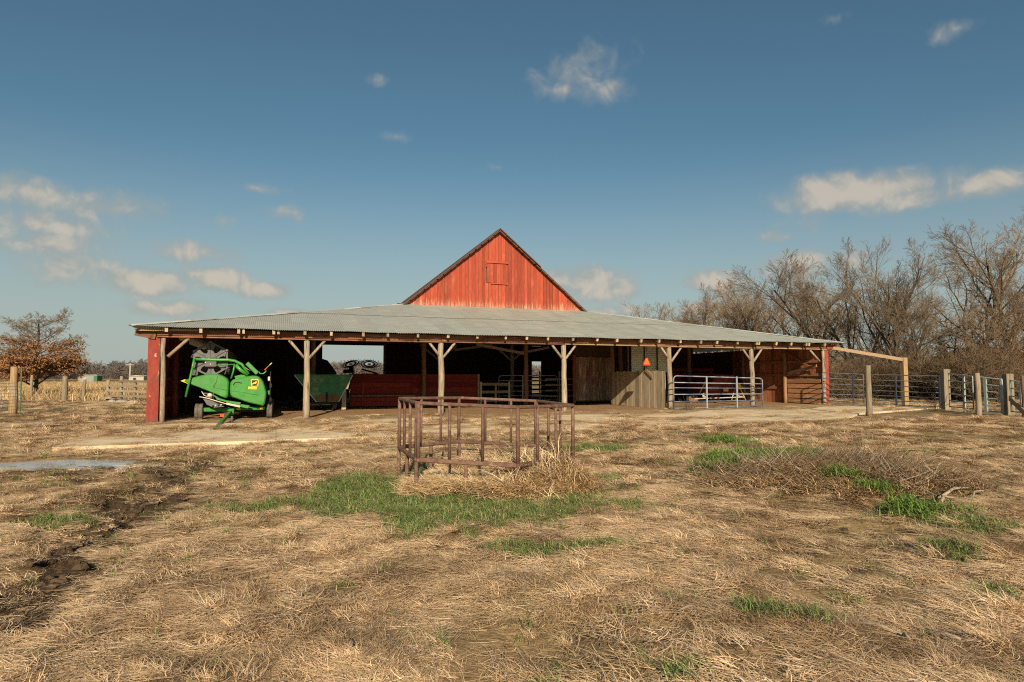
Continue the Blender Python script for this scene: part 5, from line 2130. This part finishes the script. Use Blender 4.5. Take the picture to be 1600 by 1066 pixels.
def keep_straw(x, y, floor_=.12):
    u, v = b_of(x, y)
    d = sdf_box(u, v, -.46, 34, -9.9, 24)
    onslab = 1 - ss(-.02, .12, d)
    patchy = ss(.50, .62, fbm(x / 1.4, y / 1.4, 111))
    mid_ = np.exp(-((u - 12.5) / 5.0) ** 2) * .8
    slabk = np.clip(patchy * (.22 - .16 * ss(13, 18, u)) + mid_ * patchy + ss(-9.2 + 1.6 * (1 - ss(2, 7, u)), -7.4 + 1.6 * (1 - ss(2, 7, u)), v) * (1 - ss(12, 17, u)) * (.2 + .45 * ss(.40, .55, fbm(x / 1.0, y / 1.0, 115))), 0, .85) * (v < -2.5) + .10 * (v >= -2.5) * (v < 2) * ss(.45, .6, fbm(x / 1.1, y / 1.1, 113))
    k = (1 - onslab) + onslab * slabk
    k = k * (1 - .80 * mudmask(x, y)) * (1 - .80 * greenmask(x, y))
    k = k * (.22 + .78 * ss(.36, .52, fbm(x / 1.3, y / 1.3, 117)))
    for (cx, cy, a, b) in ICE:
        k = k * (1 - .93 * (1 - ss(.65, 1.0, np.hypot((x - cx) / a, (y - cy) / b))))
    return k


for (dens, y0, y1) in ((230, 2.7, 5.5), (190, 5.5, 9.5)):
    x, y = wedge(dens, y0, y1)
    k = RG.random(len(x)) < keep_straw(x, y)
    x, y = x[k], y[k]
    P_.append(np.stack([x, y, ground_z(x, y) + RG.uniform(-.02, .025, len(x))], 1))
    YW.append(heading(x, y))
    SC.append(RG.uniform(.7, 1.25, len(x)))
    IX.append(np.where(RG.random(len(x)) < np.where(fbm(x / .9, y / .9, 119) > .50, .93, .995), RG.integers(0, 5, len(x)), RG.integers(5, 7, len(x))))
scatter('dry_grass', np.concatenate(P_), np.concatenate(YW), np.concatenate(SC), np.concatenate(IX), straw_src)
P_, YW, SC, IX = [], [], [], []
for (dens, y0, y1, s_) in ((100, 9.5, 15, .8), (42, 15, 24, 1.0), (13, 24, 46, 1.3)):
    x, y = wedge(dens, y0, y1)
    u, v = b_of(x, y)
    inb = (u > -.2) & (u < BW + .2) & (v > .5) & (v < 24)
    k = (RG.random(len(x)) < keep_straw(x, y)) & ~inb
    x, y = x[k], y[k]
    P_.append(np.stack([x, y, np.where(sdf_box(*b_of(x, y), -.46, 34, -9.93, -3.9) <= 0, base_z(x, y) + .066, ground_z(x, y) + RG.uniform(-.02, .02, len(x)))], 1))
    YW.append(heading(x, y))
    SC.append(RG.uniform(.7, 1.25, len(x)) * s_)
    IX.append(np.where(RG.random(len(x)) < .95, RG.integers(0, 3, len(x)), RG.integers(3, 5, len(x))))
# ragged grass hanging over the slab's front edge
ue = RG.uniform(-.5, 23, 1700)
x = BL.x + ue * CT - (-10.05 + RG.normal(0, .20, 1700)) * ST
y = BL.y + ue * ST + (-10.05 + RG.normal(0, .20, 1700)) * CT
k = (RG.random(1700) < .25 + .75 * ss(3, 7, ue)) & (fbm(ue * 1.3, ue * 0, 127) > .36)
x, y = x[k], y[k]
P_.append(np.stack([x, y, ground_z(x, y) + .02], 1))
YW.append(RG.uniform(0, 6.28, len(x)))
SC.append(RG.uniform(.5, .9, len(x)))
IX.append(RG.integers(0, 5, len(x)))
for (u_, v_) in [(q, 0.0) for q in FU]:
    n = 9
    p = B(u_, v_)
    x, y = p.x + RG.normal(0, .22, n), p.y + RG.normal(-.05, .2, n)
    P_.append(np.stack([x, y, ground_z(x, y) + .01], 1))
    YW.append(RG.uniform(0, 6.28, n))
    SC.append(RG.uniform(.4, .8, n))
    IX.append(RG.integers(2, 5, n))
scatter('dry_grass', np.concatenate(P_), np.concatenate(YW), np.concatenate(SC), np.concatenate(IX), mid_src)

# short green grass
GC = [(.085, .145, .032), (.125, .195, .048), (.062, .112, .026), (.20, .20, .085), (.30, .25, .12)]
gsrc = source('green_tuft', [clump_mesh('green_tuft', 'grass', seed=50 + k, n=26, lmin=.05, lmax=.13, width=.0032, spread=0, lift=(35, 88), fan=3.0, cols=GC, disc=.09, seg=3) for k in range(4)])
x, y = wedge(190, 3, 17)
k = RG.random(len(x)) < greenmask(x, y) * .95
k2 = (RG.random(len(x)) < .012)
k = k | k2
u, v = b_of(x, y)
k &= sdf_box(u, v, -.46, 34, -9.9, 24) > .1
x, y = x[k], y[k]
scatter('green_grass', np.stack([x, y, ground_z(x, y)], 1), RG.uniform(0, 6.28, len(x)), RG.uniform(.7, 1.35, len(x)), RG.integers(0, 4, len(x)), gsrc)

# hay left in and around the feeder, with coarse stalks
HC = [(.56, .43, .27), (.68, .55, .37), (.46, .34, .20), (.60, .45, .25), (.34, .24, .14)]
hsrc = source('hay_tuft', [clump_mesh('hay_tuft', 'hay', seed=70 + k, n=40, lmin=.08, lmax=.26, width=.0036, spread=0, lift=(0, 45), fan=2.5, cols=HC, disc=.13, seg=3, curl=.8) for k in range(5)])
x = RG.uniform(FEED.x - 1.9, FEED.x + 2.0, 13000)
y = RG.uniform(FEED.y - 2.2, FEED.y + 1.4, 13000)
k = RG.random(13000) < haymask(x, y) * .8
x, y = x[k], y[k]
scatter('loose_hay', np.stack([x, y, ground_z(x, y) + RG.uniform(-.02, .05, len(x))], 1), RG.uniform(0, 6.28, len(x)), RG.uniform(.7, 1.25, len(x)), RG.integers(0, 5, len(x)), hsrc)
SCC = [(.50, .40, .27), (.60, .50, .36), (.40, .30, .19)]
ssrc = source('stalk_tuft', [clump_mesh('stalk_tuft', 'hay', seed=90 + k, n=9, lmin=.35, lmax=.75, width=.009, spread=0, lift=(5, 80), fan=2.2, cols=SCC, disc=.10, seg=5, curl=.5) for k in range(5)])
x = np.concatenate([RG.normal(FEED.x + .6, .25, 80), RG.normal(FEED.x + 1.05, .22, 40), RG.normal(FEED.x + .25, .2, 24)])
y = np.concatenate([RG.normal(FEED.y - .95, .35, 80), RG.normal(FEED.y - .9, .3, 40), RG.normal(FEED.y + .1, .25, 24)])
scatter('coarse_stalks', np.stack([x, y, ground_z(x, y) + RG.uniform(0, .16, len(x))], 1), RG.uniform(0, 6.28, len(x)), RG.uniform(.42, .8, len(x)), RG.integers(0, 5, len(x)), ssrc)


# brush heap: fine twigs as one mass, the thick sticks one by one
def twig_mesh(seed, n, lmin, lmax, r, cols_mat):
    rng = random.Random(seed)
    T = TubeNP()
    for k in range(n):
        p = Vector((rng.gauss(0, .16), rng.gauss(0, .16), rng.uniform(0, .12)))
        d = bent((0, 0, 1), R(rng.uniform(45, 96)), rng)
        L = rng.uniform(lmin, lmax)
        pts = [tuple(p)]
        for i in range(4):
            d = (d + Vector((rng.gauss(0, .2), rng.gauss(0, .2), rng.gauss(0, .12)))).normalized()
            p = p + d * L / 4
            p.z = max(p.z, -.03)
            pts.append(tuple(p))
        rr = r * rng.uniform(.5, 1.3)
        T.tube(pts, [rr, rr * .9, rr * .75, rr * .6, rr * .4], 3)
    return T.mesh('brush_tuft', cols_mat)


bsrc = source('brush_tuft', [twig_mesh(200 + k, 12 if k < 4 else 5, .18, .5 if k < 4 else .75, .0045 if k < 4 else .008, ('bush_twig', 'twig', 'bush_twig', 'bush_twig', 'stick', 'stick')[k]) for k in range(6)])
n = 200
x = np.concatenate([RG.normal(MOUND.x + .2, .80, n), RG.normal(MOUND.x + 1.0, .30, 150), RG.normal(MOUND.x - 1.1, .35, 40)])
y = np.concatenate([RG.normal(MOUND.y, .62, n), RG.normal(MOUND.y + .2, .45, 150), RG.normal(MOUND.y - .1, .4, 40)])
scatter('brush_heap', np.stack([x, y, ground_z(x, y) + RG.uniform(-.02, .08, len(x))], 1), RG.uniform(0, 6.28, len(x)), RG.uniform(.6, 1.2, len(x)), RG.integers(0, 6, len(x)), bsrc)
LC = [(.17, .105, .055), (.25, .165, .09), (.11, .066, .035), (.40, .30, .19), (.50, .39, .25)]
lsrc = source('litter_tuft', [clump_mesh('litter_tuft', 'hay', seed=170 + k, n=90, lmin=.08, lmax=.30, width=.005, spread=0, lift=(0, 55), fan=3, cols=LC, disc=.16, seg=3, curl=1.2) for k in range(4)])
x = np.concatenate([RG.normal(MOUND.x, .95, 640), RG.normal(MOUND.x + 1.0, .5, 240)])
y = np.concatenate([RG.normal(MOUND.y - .1, .65, 640), RG.normal(MOUND.y, .5, 240)])
k = np.hypot((x - MOUND.x) / 2.3, (y - MOUND.y) / 1.5) < 1
x, y = x[k], y[k]
scatter('brown_litter', np.stack([x, y, ground_z(x, y) + RG.uniform(-.02, .07, len(x))], 1), RG.uniform(0, 6.28, len(x)), RG.uniform(.7, 1.2, len(x)), RG.integers(0, 4, len(x)), lsrc)
wsrc = source('weed_tuft', [clump_mesh('weed_tuft', 'grass', seed=120 + k, n=34, lmin=.06, lmax=.18, width=.0055, spread=0, lift=(10, 85), fan=3, cols=[(.085, .155, .025), (.125, .21, .035), (.06, .11, .02), (.15, .17, .05)], disc=.13, seg=3) for k in range(3)])
xs_, ys_ = [], []
for (px, py, a, b, n) in ((1175, 708, .62, .42, 420), (1240, 712, .5, .3, 240), (1130, 728, .3, .3, 120), (1310, 748, .25, .15, 50), (1375, 758, .22, .16, 45), (1430, 780, .24, .2, 60), (1280, 705, .3, .2, 40), (1130, 682, .5, .5, 50)):
    q = G(px, py, .2)
    xs_.append(RG.normal(q.x, a * .6, n))
    ys_.append(RG.normal(q.y, b * .8, n))
x, y = np.concatenate(xs_), np.concatenate(ys_)
scatter('green_weeds', np.stack([x, y, ground_z(x, y) + RG.uniform(.02, .14, len(x))], 1), RG.uniform(0, 6.28, len(x)), RG.uniform(.6, 1.2, len(x)), RG.integers(0, 3, len(x)), wsrc)
STK = [((1385, 735), (1378, 705), .022, .38, 'short upright pale stick at the back of the brush heap'), ((1455, 752), (1475, 720), .02, .45, 'slanting pale stick rising from the right of the brush heap'),
       ((1468, 778), (1515, 762), .032, .10, 'thick pale stick lying at the right foot of the brush heap'), ((1470, 785), (1495, 779), .030, .06, 'short thick stick just below the thick pale one'),
       ((1515, 784), (1548, 766), .024, .12, 'dark curved stick at the far right end of the brush heap'), ((1285, 730), (1308, 727), .020, .25, 'pale stick lying across the middle of the brush heap'),
       ((1205, 712), (1225, 698), .022, .3, 'pale stick lying on the green left end of the brush heap'), ((1395, 708), (1462, 706), .016, .38, 'long thin level stick along the top right of the brush heap')]
for i, (a, b, r, z, lab) in enumerate(STK):
    p, q = G(*a), G(*b)
    p = G(*a, gz(p.x, p.y) + .08)
    q = G(*b, gz(q.x, q.y) + .08 + z * .5)
    m_ = (p + q) / 2 + Vector((random.uniform(-.05, .05), .05, random.uniform(.02, .07)))
    c_ = p.copy()
    r *= .62
    o = MB().tube([p - c_, p.lerp(m_, .5) - c_ + Vector((.02, 0, .01)), m_ - c_, m_.lerp(q, .5) - c_ + Vector((-.01, .02, .0)), q - c_], [r, r * .95, r * .85, r * .8, r * .6], 8).obj('stick', 'stick', None, c_)
    tag(o, lab, 'stick')
# sticks and thick stems lying in the near grass
for i, (a, b, r, lab) in enumerate((((1330, 968), (1412, 985), .011, 'thin pale branch lying in the grass at the lower right'), ((1408, 985), (1422, 1000), .010, 'crooked twig at the end of the thin pale branch'),
                                    ((1450, 985), (1500, 1000), .014, 'thick brown stem in the grass near the right edge'), ((1092, 955), (1060, 962), .010, 'small straw coloured twig in the middle right grass'),
                                    ((538, 1035), (552, 1015), .009, 'small dark forked twig in the near grass'))):
    p, q = G(*a), G(*b)
    p, q = on(p) + Vector((0, 0, .03)), on(q) + Vector((0, 0, .05))
    c_ = p.copy()
    m_ = (p + q) / 2 + Vector((.01, .03, .02))
    tag(MB().tube([p - c_, m_ - c_, q - c_], [r, r * .9, r * .6], 8).obj('twig', 'stick', None, c_), lab, 'stick')

# clods and crumbs of earth in the rut
cl_ = []
for k in range(5):
    rng = random.Random(300 + k)
    mb = MB()
    mb.lathe([(0, -.5), (.6, -.4), (1.0, 0), (.7, .5), (0, .65)], (0, 0, 0), 'Z', 7, False)
    mb.v = [(a * rng.uniform(.7, 1.25), b * rng.uniform(.7, 1.25), c * rng.uniform(.6, 1.2)) for (a, b, c) in mb.v]
    me = mb.mesh('clod', 'black')
    me.materials.clear()
    me.materials.append(nmat('clod', (.045, .028, .016), (.12, .078, .045), None, ns=.8, rough=.95, rnd=.35, bump=.6, bdist=.1) if k == 0 else bpy.data.materials['clod'])
    cl_.append(me)
csrc = source('clod', cl_)
x, y = wedge(110, 3, 12)
k = RG.random(len(x)) < np.maximum(mudmask(x, y) * .85, .006)
x, y = x[k], y[k]
scatter('earth_clods', np.stack([x, y, ground_z(x, y)], 1), RG.uniform(0, 6.28, len(x)), RG.lognormal(-3.75, .65, len(x)).clip(.006, .08), RG.integers(0, 5, len(x)), csrc)

# pasture: tall dry grass beyond the fences
fsrc = source('field_tuft', [clump_mesh('field_tuft', 'straw', seed=150 + k, n=40, lmin=.35, lmax=.85, width=.010, spread=0, lift=(45, 88), fan=3, cols=[(.52, .38, .20), (.60, .46, .26), (.42, .29, .14)], disc=.5, seg=3) for k in range(4)])
P_ = []
for (dens, y0, y1) in ((1.6, 43, 80), (.5, 80, 170)):
    x, y = wedge(dens, y0, y1, .95, 2)
    u, v = b_of(x, y)
    k = (sdf_box(u, v, -3, 38, -5, 24) > 4) & ((x < -4 - (y - 43) * .02) | (x > 19)) & (RG.random(len(x)) < .4 + .6 * fbm(x / 6, y / 6, 131))
    P_.append(np.stack([x[k], y[k], ground_z(x[k], y[k])], 1))
P_ = np.concatenate(P_)
scatter('field_grass', P_, RG.uniform(0, 6.28, len(P_)), RG.uniform(.7, 1.5, len(P_)), RG.integers(0, 4, len(P_)), fsrc)

# undergrowth below the trees at right
ug = source('under_tuft', [twig_mesh(400 + k, 60, .5, 1.9, .011, ('bush_twig', 'twig', 'bush_twig')[k]) for k in range(3)])
n = 900
x = RG.uniform(18, 62, n)
y = 44 + (62 - x) * .75 + RG.normal(0, 5, n)
k = (y > 38) & (x / y < .95)
x, y = x[k], y[k]
scatter('undergrowth', np.stack([x, y, ground_z(x, y) + RG.uniform(0, 1.0, len(x))], 1), RG.uniform(0, 6.28, len(x)), RG.uniform(.9, 1.9, len(x)), RG.integers(0, 3, len(x)), ug,
        (RG.normal(0, .4, len(x)), RG.normal(0, .4, len(x))))

# far wood on the horizon
fw = []
for sd in (501, 502, 503):
    tm, cc, top = make_tree(sd, H=11, trunk_r=.3, nch=(12, 7, 5, 0), maxl=3, minr=.07, low=.12, ang=(25, 60))
    cc.v = [(a * 1.2 / top, b * 1.2 / top, c / top) for a, b, c in cc.v]
    fw.append(cc.mesh('far_tree', 'far_twig'))
fsrc2 = source('far_tree', fw)
n = 2600
an = RG.uniform(-1.25, 1.25, n)
rr = RG.uniform(330, 420, n)
x, y = rr * np.sin(an), rr * np.cos(an)
hh = RG.uniform(6.0, 10.5, n) * (.75 + .5 * fbm(an * 12, an * 0, 141))
x2 = RG.uniform(25, 140, 260)
y2 = RG.uniform(110, 190, 260)
pp = np.stack([np.concatenate([x, x2]), np.concatenate([y, y2]), np.zeros(n + 260) - .3], 1)
hh = np.concatenate([hh, RG.uniform(6, 9.5, 260)])
scatter('far_wood', pp, RG.uniform(0, 6.28, len(pp)), hh, RG.integers(0, 3, len(pp)), fsrc2)

# dry weed before the blue gate
p = on(D(1076, 634, 30.2))
dw = thing('dry_weed', 'dry bushy weed standing before the blue painted gate', 'weed', p, .6)
tm, cm_, top = SV[0]
dw.scale = (.30, .30, 1.1 / top)
link('stems', tm, dw)
p = on(D(1462, 636, 28.5))
dw = thing('dry_weed', 'dry leaning weed at the foot of the thick square post', 'weed', p, 2.6)
tm, cm_, top = SV[1]
dw.scale = (.35, .35, 1.0 / top)
link('stems', tm, dw)
